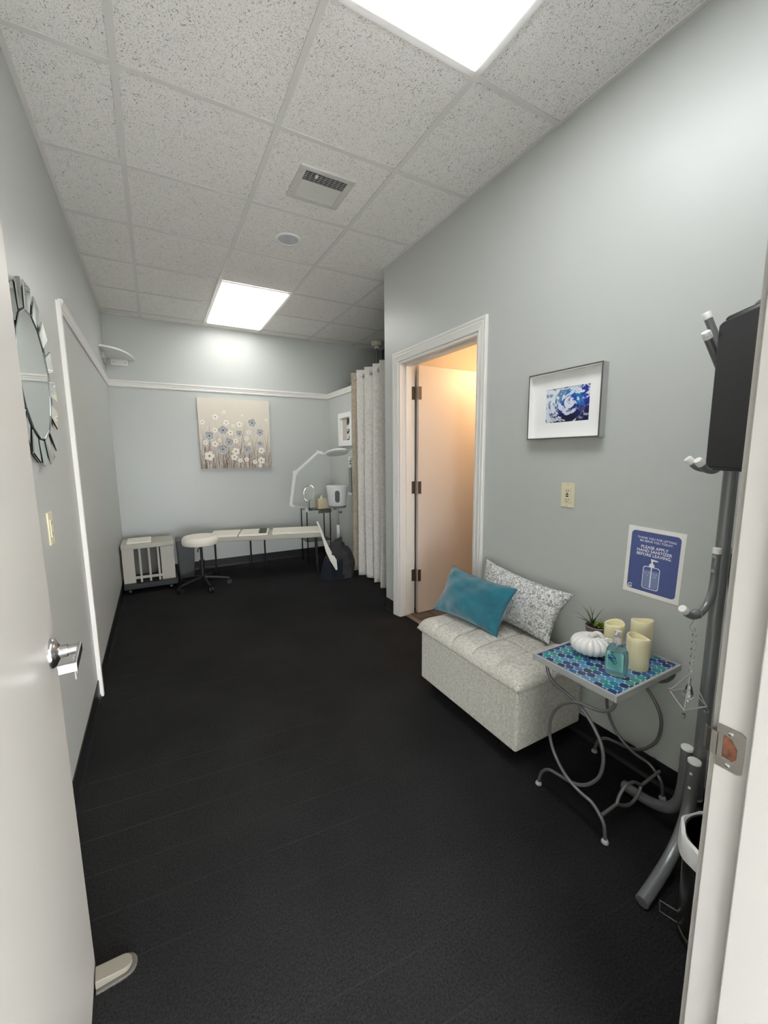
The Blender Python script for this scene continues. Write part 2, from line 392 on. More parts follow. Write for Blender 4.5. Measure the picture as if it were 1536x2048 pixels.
# unseen hallway behind the camera; window and pale floor added to light the ceiling
wall('wall_hallway_left', [(-1.0, -.9, -4.0, FR-.12, 0, 2.8)])
wall('wall_hallway_right', [(2.4, 2.5, -4.0, FR-.12, 0, 2.8)])
wall('wall_hallway_back', [(-1.0, 2.5, -4.1, -4.0, 0, .12), (-1.0, 2.5, -4.1, -4.0, 1.5, 2.8), (-1.0, -.75, -4.1, -4.0, .12, 1.5), (2.25, 2.5, -4.1, -4.0, .12, 1.5)])  # low opening added so daylight rises to the room ceiling
b = B_()
for x in (-.75, .25, 1.25, 2.20): b.box(x, x+.05, -4.08, -4.02, .12, 1.5)
struct(b.build('added_window_1', M['steel']))  # bars of the added window that feeds light to the ceiling
b = B_(); b.box(-6, 8, -12, -4.1, -.15, -.02); struct(b.build('added_pale_ground', mat('pale_bounce_ground', (214, 212, 206), .8)))  # unseen ground, added pale to bounce daylight up through the window
M['bounce_floor'] = mat('pale_bounce_floor', (226, 223, 217), .35)  # floor colour made pale to bounce light up onto the room ceiling
b = B_(); b.box(-.9, 2.4, -4.0, FR-.06, .0005, .004); struct(b.build('floor_hallway', M['bounce_floor']))
wall('wall_hallway_front', [(-.9, -.12, FR-.12, FR-.06, 0, 2.8), (W+.13, 2.4, FR-.12, FR-.06, 0, 2.8)])
b = B_(); b.box(-1, 2.5, -4.1, FR-.12, 2.72, 2.8); struct(b.build('ceiling_hallway', M['tee']))

# baseboards (black vinyl cove)
def baseboard(name, x0, y0, x1, y1, nx, ny, z=.1):
    prof = [(0, 0), (.012, 0), (.006, .012), (.004, .02), (.004, z), (0, z)]
    b = B_(); b.prism([(x0+nx*d, y0+ny*d, h) for d, h in prof], (x1-x0, y1-y0, 0))
    return struct(b.build(name, M['base']))
baseboard('baseboard_left', 0, FR, 0, .64, 1, 0)
baseboard('baseboard_left_far', 0, .74, 0, B, 1, 0)
baseboard('baseboard_back', 0, B, XP, B, 0, -1)
baseboard('baseboard_right', W, FR, W, D0-.075, -1, 0)
baseboard('baseboard_right_far', W, D1+.075, W, YC, -1, 0)
baseboard('baseboard_partition', XP, 2.2, XP, B, -1, 0)
baseboard('baseboard_front', E1+.1, FR, W, FR, 0, 1)

# ceiling: backing + tiles + grid
b = B_(); b.box(-.12, XS+.12, FR-.12, B+.12, H+.10, H+.14); ceiling = struct(b.build('ceiling', M['tee'], origin=(0, 0, H)))
xs = [0, X1, X1+T, X1+2*T, W]; xs2 = [W, X1+3*T, X1+4*T, XS]
ys = [FR]+[j*TY for j in range(-2, 6)]+[B]
full = None
def tilebox(x0, x1, y0, y1):
    e = .004; b = B_()
    z0 = H+.003
    b.box(x0+e, x1-e, y0+e, y1-e, z0, z0+.016); return b
LIGHTS = set()
def skip(x0, y0):
    if abs(x0-(X1+T)) < .01 and (y0 > 3*TY-.01 and y0 < 5*TY-.05): return True
    if abs(x0-(X1+T)) < .01 and y0 < -TY-.05: return True
    return False
for i in range(4):
    for j in range(len(ys)-1):
        if skip(xs[i], ys[j]): continue
        x0, x1, y0, y1 = xs[i], xs[i+1], ys[j], ys[j+1]
        if i == 3 and y1 > YC:                    # beyond the wall corner the column is a full one
            x1 = X1+3*T
        if i in (1, 2) and 0 < j < len(ys)-2:     # full tiles share one mesh
            if full is None:
                full = tilebox(-T/2, T/2, -TY/2, TY/2); fo = full.build('ceiling_tile', M['tile'], ceiling, origin=None)
                fo.location = ((x0+x1)/2, (y0+y1)/2, 0)
            else:
                o = fo.copy(); COL.objects.link(o); o.location = ((x0+x1)/2, (y0+y1)/2, 0); o.parent = ceiling
        else:
            tilebox(x0, x1, y0, y1).build('ceiling_tile', M['tile'], ceiling)
for x0, x1 in ((X1+3*T, X1+4*T), (X1+4*T, XS)):
    for j in range(len(ys)-1):
        if ys[j+1] <= YC: continue
        tilebox(x0, x1, max(ys[j], YC), ys[j+1]).build('ceiling_tile', M['tile'], ceiling)
TW = .0125
for k in range(5):
    x = X1+k*T; y0 = FR if x < W else YC
    b = B_(); b.box(x-TW, x+TW, y0, B, H-.003, H); b.box(x-.001, x+.001, y0, B, H, H+.03); b.build('main_tee', M['tee'], ceiling)
for j in range(-2, 6):
    y = j*TY; x1 = W if y < YC else XS
    cells = [0]+[X1+k*T for k in range(5) if X1+k*T < x1]+[x1]
    for c0, c1 in zip(cells, cells[1:]):
        if abs(c0-(X1+T)) < .01 and j in (4, -2): continue
        b = B_(); b.box(c0+(TW if c0 > 0 else 0), c1-TW, y-TW, y+TW, H-.0025, H-.0005); b.build('cross_tee', M['tee'], ceiling)
for q in ((0, .02, FR, B), (W-.02, W, FR, YC), (0, XS, B-.02, B)):
    b = B_(); b.box(q[0], q[1], q[2], q[3], H-.0015, H+.004); b.build('wall_angle', M['tee'], ceiling)

# ------------------------------------------------------------------ trims
def casing_profile(wd=.07, d=.018):   # (across, out) : stepped colonial casing, 0 = opening edge
    return [(0, 0), (0, .010), (.006, .012), (.012, .010), (.030, .013), (.040, .016), (.048, .014), (.056, d), (wd-.003, d), (wd, d-.004), (wd, 0)]
def strip(b, prof, p0, p1, across, out, m0=0, m1=0):
    # profile swept from p0 to p1, mitred by m0/m1 (shift along the path per unit across)
    p0, p1, a, o = Vector(p0), Vector(p1), Vector(across), Vector(out); t = (p1-p0).normalized(); n = len(prof)
    A = [p0+a*s+o*h-t*s*m0 for s, h in prof]; Bp = [p1+a*s+o*h+t*s*m1 for s, h in prof]
    b.add(A+Bp, [tuple(range(n))[::-1], tuple(range(n, 2*n))]+[(i, (i+1) % n, n+(i+1) % n, n+i) for i in range(n)])
pr = casing_profile()
root = struct(bpy.data.objects.new('trim_1', None)); COL.objects.link(root); root.location = (W, D1, 0); ORG[root] = Vector((W, D1, 0))
b = B_(); strip(b, pr, (W, D1, 0), (W, D1, DZ), (0, 1, 0), (-1, 0, 0), 0, 1); b.build('side_casing', M['white'], root)
b = B_(); strip(b, pr, (W, D0, 0), (W, D0, DZ), (0, -1, 0), (-1, 0, 0), 0, 1); b.build('side_casing', M['white'], root)
b = B_(); strip(b, pr, (W, D0, DZ), (W, D1, DZ), (0, 0, 1), (-1, 0, 0), 1, 1); b.build('head_casing', M['white'], root)
b = B_(); b.box(W-.002, W+.135, D1-.018, D1, 0, DZ); b.box(W+.05, W+.088, D1-.030, D1-.018, 0, DZ-.018); b.build('side_jamb', M['white'], root)
b = B_(); b.box(W-.002, W+.135, D0, D0+.018, 0, DZ); b.box(W+.05, W+.088, D0+.018, D0+.030, 0, DZ-.018); b.build('side_jamb', M['white'], root)
b = B_(); b.box(W-.002, W+.135, D0+.018, D1-.018, DZ-.018, DZ); b.box(W+.05, W+.088, D0+.018, D1-.018, DZ-.030, DZ-.018); b.build('head_jamb', M['white'], root)
# chair-rail / picture rail
rail = [(0, 0), (0, .010), (.012, .013), (.020, .009), (.026, .013), (.040, .016), (.052, .022), (.062, .020), (.065, .012), (.065, 0)]
b = B_(); strip(b, rail, (0, .72, 2.066), (0, B, 2.066), (0, 0, 1), (1, 0, 0)); struct(b.build('trim_2', M['white']))
b = B_(); strip(b, rail, (0, B, 2.066), (XP, B, 2.066), (0, 0, 1), (0, -1, 0)); struct(b.build('trim_3', M['white']))
b = B_(); strip(b, rail, (XP, 2.19, 2.066), (XP, B, 2.066), (0, 0, 1), (-1, 0, 0)); b.box(XP-.015, XP+.125, 2.19, B, 2.10, 2.131); struct(b.build('trim_4', M['white']))
b = B_(); strip(b, casing_profile(.085, .02), (0, .725, 0), (0, .725, 2.10), (0, -1, 0), (1, 0, 0)); struct(b.build('trim_5', M['white']))
b = B_(); b.box(XP-.02, XP+.13, 2.17, 2.20, 0, 2.10); struct(b.build('trim_6', M['white']))

# ------------------------------------------------------------------ bathroom door, open at 90 degrees
b = B_(); b.box(W+.155, W+.155+.87, .735, .77, .012, 2.02); d1 = struct(b.build('door_1', M['bathdoor'], bevel=.002))
for z in (1.81, 1.07, .338):
    b = B_(); b.box(W+.108, W+.140, D1-.0195, D1-.017, z-.05, z+.05)
    b.tube([(W+.146, D1-.022, z-.052), (W+.146, D1-.022, z+.052)], .007, 10)
    b.box(W+.150, W+.180, .731, .7345, z-.05, z+.05); b.build('hinge', M['hinge'], d1, bevel=.001)
# ------------------------------------------------------------------ entrance door (opened against the left wall)
dA = Vector((.133, -.834, 0)); dH = Vector((.181, -1.725, 0)); dd = (dH-dA).normalized(); dn = Vector((-dd.y, dd.x, 0))
if dn.x < 0: dn = -dn
b = B_(); q = [dA, dH, dH-dn*.044, dA-dn*.044]; b.hexa([p+Vector((0, 0, .012)) for p in q], [p+Vector((0, 0, 2.03)) for p in q])
d2 = struct(b.build('door_2', M['door'], bevel=.002))
hc = dA+dd*.063+Vector((0, 0, .905))
def P_(s, n, z): return hc+dd*s+dn*n+Vector((0, 0, z))
b = B_(); prof = [(.033, 0), (.033, .004), (.030, .009), (.022, .013), (.016, .016), (.0, .016)]
vs = []; nn = 28
for r, h in prof:
    for k in range(nn): a = 2*PI*k/nn; vs.append(P_(r*math.cos(a), h, r*math.sin(a)))
b.add(vs, [(i*nn+k, i*nn+(k+1) % nn, (i+1)*nn+(k+1) % nn, (i+1)*nn+k) for i in range(len(prof)-1) for k in range(nn)])
hd = b.build('door_handle', M['chrome'], d2, smooth=True)
b = B_(); b.tube([P_(0, .01, 0), P_(0, .03, 0)], .0135, 20); b.tube([P_(0, .03, 0), P_(0, .052, 0)], .0105, 20); b.build('handle_stem', M['chrome'], hd, smooth=True)
b = B_(); b.obox(P_(.045, .052, 0), dd, dn, (0, 0, 1), .058, .0035, .0105); b.obox(P_(.100, .038, 0), dd, dn, (0, 0, 1), .0035, .016, .0105)
b.build('lever', M['chrome'], hd, bevel=.002)
# entrance frame, right side (with strike plate)
root = struct(bpy.data.objects.new('trim_7', None)); COL.objects.link(root); root.location = (E1, FR, 0); ORG[root] = Vector((E1, FR, 0))
JX = 1.10
b = B_(); b.box(JX, JX+.045, FR-.125, FR, 0, 2.07); b.build('strike_jamb', M['jamb'], root, bevel=.0015)
b = B_(); b.box(JX-.012, JX, FR-.125, FR-.045, 0, 2.045); b.build('door_stop_strip', M['jamb'], root, bevel=.002)
b = B_(); b.box(E0-.045, E0, FR-.125, FR, 0, 2.07); b.build('hinge_jamb', M['jamb'], root)
b = B_(); b.box(E0, JX, FR-.125, FR, 2.045, 2.07); b.build('head_jamb', M['jamb'], root)
b = B_(); strip(b, pr, (JX+.012, FR, 0), (JX+.012, FR, 2.055), (1, 0, 0), (0, 1, 0), 0, 1); b.build('side_casing', M['jamb'], root)
b = B_(); strip(b, pr, (E0-.012, FR, 2.055), (JX+.012, FR, 2.055), (0, 0, 1), (0, 1, 0), 0, 1); b.build('head_casing', M['jamb'], root)
# strike plate with D-shaped hole and curved lip
X = JX-.0015
out = [(FR-.002, .849), (FR-.002, .862), (FR-.002, .904), (FR-.002, .918), (FR-.030, .918), (FR-.036, .914), (FR-.036, .853), (FR-.030, .849)]
cy_, cz_ = FR-.019, .884
hol = [(FR-.0095, .8645), (FR-.0095, .875), (FR-.0095, .893), (FR-.0095, .9035), (FR-.020, .901), (FR-.0275, .889), (FR-.0275, .872), (FR-.0215, .8645)]
b = B_(); n = 8
vs = [(X, y, z) for y, z in out]+[(X, y, z) for y, z in hol]+[(JX+.0005, y, z) for y, z in out]+[(JX+.0005, y, z) for y, z in hol]
fs = [(i, (i+1) % n, n+(i+1) % n, n+i) for i in range(n)]+[(2*n+i, 2*n+(i+1) % n, (i+1) % n, i) for i in range(n)]+[(n+i, n+(i+1) % n, 3*n+(i+1) % n, 3*n+i) for i in range(n)]
b.add(vs, fs)
lip = [(X, FR-.003), (X, FR+.006), (X+.003, FR+.013), (X+.009, FR+.018)]
vs = [(x, y, z) for x, y in lip for z in (.864, .903)]+[(x+.0015, y, z) for x, y in lip for z in (.864, .903)]
fs = [(2*i, 2*i+2, 2*i+3, 2*i+1) for i in range(3)]+[(8+2*i+1, 8+2*i+3, 8+2*i+2, 8+2*i) for i in range(3)]+[(2*i, 8+2*i, 8+2*i+2, 2*i+2) for i in range(3)]+[(2*i+1, 2*i+3, 8+2*i+3, 8+2*i+1) for i in range(3)]+[(6, 14, 15, 7)]
b.add(vs, fs)
sp = b.build('strike_plate', M['steel'], root)
for z in (.909, .857):
    b = B_(); b.lathe([(.0035, 0), (.0032, -.0008), (.001, -.0012), (.001, -.0003), (0, -.0003)], (X, FR-.0175, z), 14, 'x'); b.build('screw', M['chrome'], sp, smooth=True)
b = B_(); b.box(X+.0006, JX+.0004, FR-.027, FR-.010, .866, .902); b.build('latch_hole', M['woodhole'], sp)

# ------------------------------------------------------------------ ceiling fixtures
def panel(y0, y1, m, label):
    x0, x1 = X1+T+TW, X1+2*T-TW
    t = thing('ceiling_light', ((x0+x1)/2, (y0+y1)/2, H-.004), label, 'ceiling light')
    f = B_(); z0, z1 = H-.0045, H+.002; w_ = .014
    for q in ((x0, x1, y0, y0+w_), (x0, x1, y1-w_, y1), (x0, x0+w_, y0+w_, y1-w_), (x1-w_, x1, y0+w_, y1-w_)): f.box(*q, z0, z1)
    f.build('frame', M['lightframe'], t)
    d = B_(); d.box(x0+w_, x1-w_, y0+w_, y1-w_, H-.014, H+.002); d.build('diffuser', M[m], t)
panel(3*TY+TW, 5*TY-TW, 'emit_far', 'rectangular lit ceiling panel near the back wall')
panel(-2.85*TY, -TY-TW, 'emit_near', 'large lit ceiling panel cut off by the top of the photo')
t = thing('ceiling_light', (.75, -2.9, 2.70), 'added white lit ceiling panel in the unseen hallway', 'ceiling light')
b = B_(); b.box(.45, 1.05, -3.5, -2.4, 2.70, 2.72); b.build('diffuser', M['emit_hall'], t)  # added fill light, out of view behind the camera
# vent
vx0, vx1, vy0, vy1 = 1.12, 1.422, .174, .458
t = thing('ceiling_vent', ((vx0+vx1)/2, (vy0+vy1)/2, H-.006), 'square white metal air vent with louvres set in a ceiling tile', 'vent')
b = B_(); i_ = .036
ix0, ix1, iy0, iy1 = vx0+i_, vx1-i_, vy0+i_-.008, vy1-i_+.008
for q in ((vx0, vx1, vy0, iy0), (vx0, vx1, iy1, vy1), (vx0, ix0, iy0, iy1), (ix1, vx1, iy0, iy1)): b.box(*q, H-.005, H+.003)
b.build('frame', M['grille'], t, bevel=.001)
b = B_(); b.box(ix0, ix1, iy0, iy1, H+.0022, H+.0029); b.build('duct_backing', M['duct'], t)
ns = 17
for k in range(ns):
    y = iy0+(k+.5)*(iy1-iy0)/ns; a = R(48) if k < 6 else R(-22)
    b = B_(); b.obox(((ix0+ix1)/2, y, H-.0018), (1, 0, 0), (0, math.cos(a), math.sin(a)), (0, -math.sin(a), math.cos(a)), (ix1-ix0)/2, .0046 if k < 6 else .0040, .0004)
    b.build('louvre', M['grille'], t)
for k in range(9):
    x = ix0+(k+.5)*(ix1-ix0)/9; b = B_(); b.box(x-.001, x+.001, iy0, iy0+.075, H+.0005, H+.002); b.build('damper_blade', M['grille'], t)
b = B_(); b.box(ix0+.055, ix0+.068, iy0+.012, iy0+.035, H-.008, H-.003); b.build('damper_lever', M['cap'], t)
for x, y in ((vx0+.015, vy0+.05), (vx0+.015, vy1-.05)):
    b = B_(); b.lathe([(.003, -.0055), (.003, -.004)], (x, y, H), 8); b.build('screw', M['steel'], t)
# speaker
t = thing('ceiling_speaker', (1.268, .922, H-.006), 'round grey grille speaker flush in a ceiling tile', 'speaker')
b = B_(); b.lathe([(.082, .004), (.082, -.002), (.078, -.005), (.069, -.005), (.067, -.001), (.067, .004)], (1.268, .922, H), 40); b.build('rim', M['lightframe'], t, smooth=True)
b = B_(); b.lathe([(.0675, -.0005), (.05, -.0025), (0, -.0035)], (1.268, .922, H), 36); b.build('grille', M['speaker'], t, smooth=True)

# ------------------------------------------------------------------ curtain on a ceiling-hung rod
t = thing('curtain', (2.33, 1.62, .01), 'long pale grommet curtain hanging beside the wall corner', 'curtain')
CY0, CY1, CZ = 1.03, 2.215, 2.215
npl = 7; NS = npl*12
def cur(s, z):
    u = s*npl; y = CY0+(CY1-CY0)*s
    amp = (.070+.012*math.sin(s*17+1))*(1-.15*(z/CZ)); tri = math.sin(2*PI*u)
    tri = math.copysign(abs(tri)**.75, tri)
    sway = .006*math.sin(s*31+z*1.7)*(1-z/CZ)
    return (2.345+amp*tri+sway, y+.012*math.sin(4*PI*u)*(z/CZ)+.01*math.sin(z*2.1+s*9)*(1-z/CZ))
b = B_(); zs = [0.012, .06, .5, .9, 1.3, 1.7, 2.0, 2.12, CZ]
vs = []; nz = len(zs)
for i in range(NS+1):
    for z in zs:
        x, y = cur(i/NS, z); zb = z+(.012*math.sin(i*.35) if z < .1 else 0); vs.append((x, y, max(zb, .004)))
b.add(vs, [(i*nz+k, (i+1)*nz+k, (i+1)*nz+k+1, i*nz+k+1) for i in range(NS) for k in range(nz-1)])
co = b.build('cloth', M['curtain'], t, smooth=True); so = co.modifiers.new('s', 'SOLIDIFY'); so.thickness = .003
co.data.materials.append(M['curtain_end'])
for k, p in enumerate(co.data.polygons):
    if (k//(nz-1)) > NS*.86: p.material_index = 1  # far end of the curtain in darker beige cloth
for k in range(2*npl):
    s = (k+.5)/(2*npl); x, y = cur(s+.25/npl*0, 2.15)
    s2 = k/(2*npl); x2, y2 = cur(s2, 2.15)
    b = B_(); b.tube([(2.345+.022*math.cos(a), y2+.001*math.sin(a), 2.15+.022*math.sin(a)) for a in np.linspace(0, 2*PI, 17)[:-1]], .0035, 6, closed=True); b.build('grommet', M['chrome'], t, smooth=True)
t = thing('curtain_rod', (2.345, 1.6, 2.13), 'metal curtain rod running through the pale curtain grommets', 'curtain rod')
b = B_(); b.tube([(2.345, YC+.004, 2.15), (2.345, 2.33, 2.15)], .011, 14); b.build('rod', M['steel'], t, smooth=True)
b = B_(); b.lathe([(.03, 0), (.03, .006), (.02, .01), (.013, .02)], (2.345, YC, 2.15), 16, 'y'); b.build('wall_flange', M['steel'], t, smooth=True)
t = thing('ceiling_pendant', (2.99, 2.86, 2.2), 'cream round ceiling canopy with a thin pipe hanging beyond the curtain', 'ceiling mount')
b = B_(); b.lathe([(.075, 0), (.075, -.035), (.065, -.055), (.03, -.06), (.03, -.085), (0, -.085)], (2.99, 2.86, H), 24); b.build('canopy', M['cream'], t, smooth=True)
b = B_(); b.tube([(2.99, 2.86, H-.08), (2.99, 2.86, 1.9)], .011, 10); b.build('pipe', M['greyplastic'], t, smooth=True)

# ------------------------------------------------------------------ right wall: picture, outlet, sign
def wall_picture(y0, y1, z0, z1, xw, d, lipw, label, mframe, medge, deep, colfn, ny, nz, ay0, ay1, az0, az1, artname):
    t = thing('framed_picture', (xw-d/2, (y0+y1)/2, z0), label, 'picture')
    b = B_()
    for q in ((y0, y1, z0, z0+lipw), (y0, y1, z1-lipw, z1), (y0, y0+lipw, z0+lipw, z1-lipw), (y1-lipw, y1, z0+lipw, z1-lipw)): b.box(xw-d+.002, xw-.0005, *q)
    b.build('frame', M[mframe], t)
    b = B_(); l2 = lipw
    for q in ((y0, y1, z0, z0+l2), (y0, y1, z1-l2, z1), (y0, y0+l2, z0+l2, z1-l2), (y1-l2, y1, z0+l2, z1-l2)): b.box(xw-d, xw-d+.002, *q)
    b.build('frame_lip', M[medge], t)
    xi = xw-d+deep; e = lipw
    b = B_()
    for q in ((y0+e, y1-e, z0+e, z0+e+.002), (y0+e, y1-e, z1-e-.002, z1-e), (y0+e, y0+e+.002, z0+e, z1-e), (y1-e-.002, y1-e, z0+e, z1-e)): b.box(xw-d+.0005, xi, *q)
    b.build('inner_box', M['mat'], t)
    # mat with window
    b = B_(); k = .003
    for q in ((y0+e, y1-e, z0+e, az0), (y0+e, y1-e, az1, z1-e), (y0+e, ay0, az0, az1), (ay1, y1-e, az0, az1)): b.box(xi, xi+k, *q)
    b.build('mat_board', M['mat'], t)
    b = B_()
    for i in range(ny):
        for j in range(nz):
            u0, u1, v0, v1 = i/ny, (i+1)/ny, j/nz, (j+1)/nz
            ya, yb = ay1+(ay0-ay1)*u0, ay1+(ay0-ay1)*u1; za, zb = az0+(az1-az0)*v0, az0+(az1-az0)*v1
            b.add([(xi+k-.001, ya, za), (xi+k-.001, yb, za), (xi+k-.001, yb, zb), (xi+k-.001, ya, zb)], [(0, 1, 2, 3)], colfn((u0+u1)/2, (v0+v1)/2))
    b.build(artname, M['print'], t)
    return t
G = np.random.rand(64, 64)
def vn(x, y):
    xi, yi = int(math.floor(x)), int(math.floor(y)); fx, fy = x-xi, y-yi; fx = fx*fx*(3-2*fx); fy = fy*fy*(3-2*fy)
    g = lambda a, c: G[a % 64, c % 64]
    return (g(xi, yi)*(1-fx)+g(xi+1, yi)*fx)*(1-fy)+(g(xi, yi+1)*(1-fx)+g(xi+1, yi+1)*fx)*fy
def fbm(x, y): return .5*vn(x, y)+.27*vn(2.1*x+7, 2.1*y+3)+.15*vn(4.3*x+1, 4.3*y+9)+.08*vn(9*x, 9*y)
def mixc(a, c, t_): t_ = max(0, min(1, t_)); return tuple(a[i]*(1-t_)+c[i]*t_ for i in range(3))
def wavecol(u, v):
    dx, dy = (u-.55)*1.45, v-.55; r = math.hypot(dx, dy); a = math.atan2(dy, dx)
    sw = fbm(6*(a/PI)+r*9+3, r*13); n = fbm(u*11+2, v*11)
    dark, blue, cyan, white, grey = (22, 24, 62), (34, 52, 150), (30, 130, 185), (225, 232, 240), (132, 150, 172)
    c = mixc(blue, dark, (.42-v)*3+n-.35+max(0, u-.6)*.8)
    if a > -.3 and r > .18: c = mixc(c, cyan, .9*max(0, 1-abs(r-.34)*5))
    if u < .5: c = mixc(c, grey, max(0, (.42-u)*2.2+(v-.35)*1.1))
    foam = 0
    if sw > .56: foam = .9
    if r < .17 and n > .42: foam = .95
    if r > .38 and v > .45+.5*max(0, u-.6) and n > .52: foam = .95
    if abs(v-(.30+.25*(u-.5))) < .03 and u > .45 and n > .5: foam = .5
    if u < .3 and n > .54: foam = max(foam, .8)
    if u > .78 and v < .2 and n > .55: foam = .7
    if u > .72 and v < .75 and foam and n < .6: foam *= .25
    return lin(mixc(c, white, foam))
wall_picture(-.910, -.525, 1.401, 1.711, W, .040, .006, 'silver box frame with a blue breaking wave print, on the right wall', 'silverframe', 'frameedge', .028, wavecol, 110, 84, -.838, -.610, 1.478, 1.634, 'wave_print')
def bwcol(u, v):
    n = fbm(u*5+20, v*9+4); c = (196, 190, 178)
    if u > .5: c = (58, 58, 56) if n < .52 else ((228, 226, 218) if n > .58 else (120, 118, 112))
    return lin(c)
wall_picture(2.405, 2.80, 1.447, 1.840, XP, .035, .055, 'small white deep frame with a black and white photo beside the curtain', 'mat', 'mat', .028, bwcol, 40, 40, 2.47, 2.735, 1.515, 1.775, 'photo_print')

def outlet(xw, y0, y1, z0, z1, n, label, gfci=True, m='ivory'):
    t = thing('wall_outlet', (xw+n*.003, (y0+y1)/2, z0), label, 'outlet')
    b = B_(); xa, xb = sorted((xw, xw+n*.006)); b.box(xa, xb, y0, y1, z0, z1); b.build('cover_plate', M[m], t, bevel=.002)
    yc, zc = (y0+y1)/2, (z0+z1)/2; xa, xb = sorted((xw+n*.004, xw+n*.0085))
    b = B_(); b.box(xa, xb, yc-.0165, yc+.0165, zc-.0335, zc+.0335); b.build('socket_insert', M[m], t, bevel=.001)
    xa, xb = sorted((xw+n*.008, xw+n*.0090))
    for s in (-1, 1):
        b = B_(); z = zc+s*.021; b.box(xa, xb, yc-.008, yc-.0055, z-.004, z+.005); b.box(xa, xb, yc+.005, yc+.0075, z-.004, z+.005); b.box(xa, xb, yc-.002, yc+.002, z-.010, z-.006); b.build('socket_slots', M['slot'], t)
    if gfci:
        for s in (-1, 1):
            b = B_(); z = zc+s*.0048; b.box(xa, xb+n*0, yc-.007, yc+.007, z-.003, z+.003); b.build('test_button', M['slot'], t)
    for z in (z0+.008, z1-.008):
        b = B_(); b.lathe([(.0025, .0055), (.0025, .0068), (0, .0068)], (xw, yc, z), 8, 'x') if n > 0 else b.lathe([(.0025, -.0055), (.0025, -.0068), (0, -.0068)], (xw, yc, z), 8, 'x'); b.build('screw', M['steel'], t)
    return t
outlet(W, -.785, -.715, 1.081, 1.196, -1, 'ivory wall outlet with black test buttons below the wave picture')
outlet(0, -.075, -.005, 1.005, 1.128, 1, 'ivory outlet plate on the left wall beyond the entrance door', False)
outlet(0, .085, .155, .385, .490, 1, 'low outlet plate painted like the left wall, beyond the lever handle', False, 'wall')

# sanitizer sign
t = thing('wall_sign', (W-.001, -1.147, .76), 'blue and white hand sanitizer sign taped to the right wall', 'sign')
c0, c1, c2, c3 = (-1.043, 1.041), (-1.254, 1.034), (-1.247, .759), (-1.036, .764)   # TL TR BR BL (y,z)
def sg(u, v, d=0.0):   # u 0..1 left->right, v 0..1 bottom->top
    yb, zb = c3[0]+(c2[0]-c3[0])*u, c3[1]+(c2[1]-c3[1])*u; yt, zt = c0[0]+(c1[0]-c0[0])*u, c0[1]+(c1[1]-c0[1])*u
    return (W-.0016-d, yb+(yt-yb)*v, zb+(zt-zb)*v)
b = B_(); b.prism([sg(0, 0), sg(1, 0), sg(1, 1), sg(0, 1)], (.0012, 0, 0)); b.build('paper_sheet', M['paper'], t)
def rrect(u0, u1, v0, v1, ru, rv, n=6):
    pts = []
    for cu, cv, a0 in ((u1-ru, v1-rv, 0), (u0+ru, v1-rv, 90), (u0+ru, v0+rv, 180), (u1-ru, v0+rv, 270)):
        for k in range(n+1): a = R(a0+90*k/n); pts.append((cu+ru*math.cos(a), cv+rv*math.sin(a)))
    return pts
def sgpoly(name, pts, m, d): b = B_(); b.add([sg(u, v, d) for u, v in pts], [tuple(range(len(pts)))]); return b.build(name, M[m], t)
sgpoly('blue_field', rrect(.07, .93, .06, .94, .07, .055), 'signblue', .0003)
def sgtext(name, txt, uc, v, size, off):
    vs, fs = text_mesh(txt, size, off); b = B_(); b.add([sg(uc+x/.213, v+y/.279, .0006+z*.3) for x, y, z in vs], fs); b.build(name, M['signwhite'], t)
sgtext('thanks_lettering', 'THANK YOU FOR LETTING', .52, .835, .0118, .00012)
sgtext('thanks_lettering', 'ME SERVE YOU TODAY.', .52, .79, .0118, .00012)
sgtext('apply_lettering', 'PLEASE APPLY', .50, .70, .0165, .00028)
sgtext('apply_lettering', 'HAND SANITIZER', .50, .645, .0165, .00028)
sgtext('apply_lettering', 'BEFORE LEAVING.', .50, .59, .0165, .00028)
o_, i2 = rrect(.34, .64, .11, .445, .05, .04), rrect(.352, .628, .12, .435, .042, .034)
b = B_(); n = len(o_); b.add([sg(u, v, .0006) for u, v in o_+i2], [(i, (i+1) % n, n+(i+1) % n, n+i) for i in range(n)]); b.build('bottle_outline', M['signwhite'], t)
sgpoly('bottle_liquid', [(.36, .13), (.62, .13), (.62, .385), (.36, .385)], 'signlight', .0005)
sgpoly('bottle_tube', [(.478, .135), (.498, .135), (.498, .45), (.478, .45)], 'signwhite', .0008)
sgpoly('bottle_pump', [(.44, .445), (.535, .445), (.535, .475), (.505, .50), (.50, .53), (.60, .535), (.575, .552), (.46, .56), (.475, .52), (.475, .50), (.44, .475)], 'signwhite', .0007)
for u, v in ((.40, .34), (.43, .31), (.45, .355), (.53, .35), (.56, .33), (.59, .35), (.54, .30), (.575, .305)):
    sgpoly('bubble', [(u+.008*math.cos(a), v+.006*math.sin(a)) for a in np.linspace(0, 2*PI, 9)[:-1]], 'signwhite', .0008)
b = B_(); arc = [(.135+.045*math.cos(a)*s, .105+.034*math.sin(a)*s) for s in (1, .68) for a in np.linspace(R(35), R(325), 15)]
b.add([sg(u, v, .0006) for u, v in arc], [(i, i+1, 15+i+1, 15+i) for i in range(14)])
arc = [(.142+.024*math.cos(a)*s, .110+.018*math.sin(a)*s) for s in (1, .5) for a in np.linspace(R(200), R(350), 9)]
b.add([sg(u, v, .0006) for u, v in arc], [(i, i+1, 9+i+1, 9+i) for i in range(8)]); b.build('logo_mark', M['signwhite'], t)

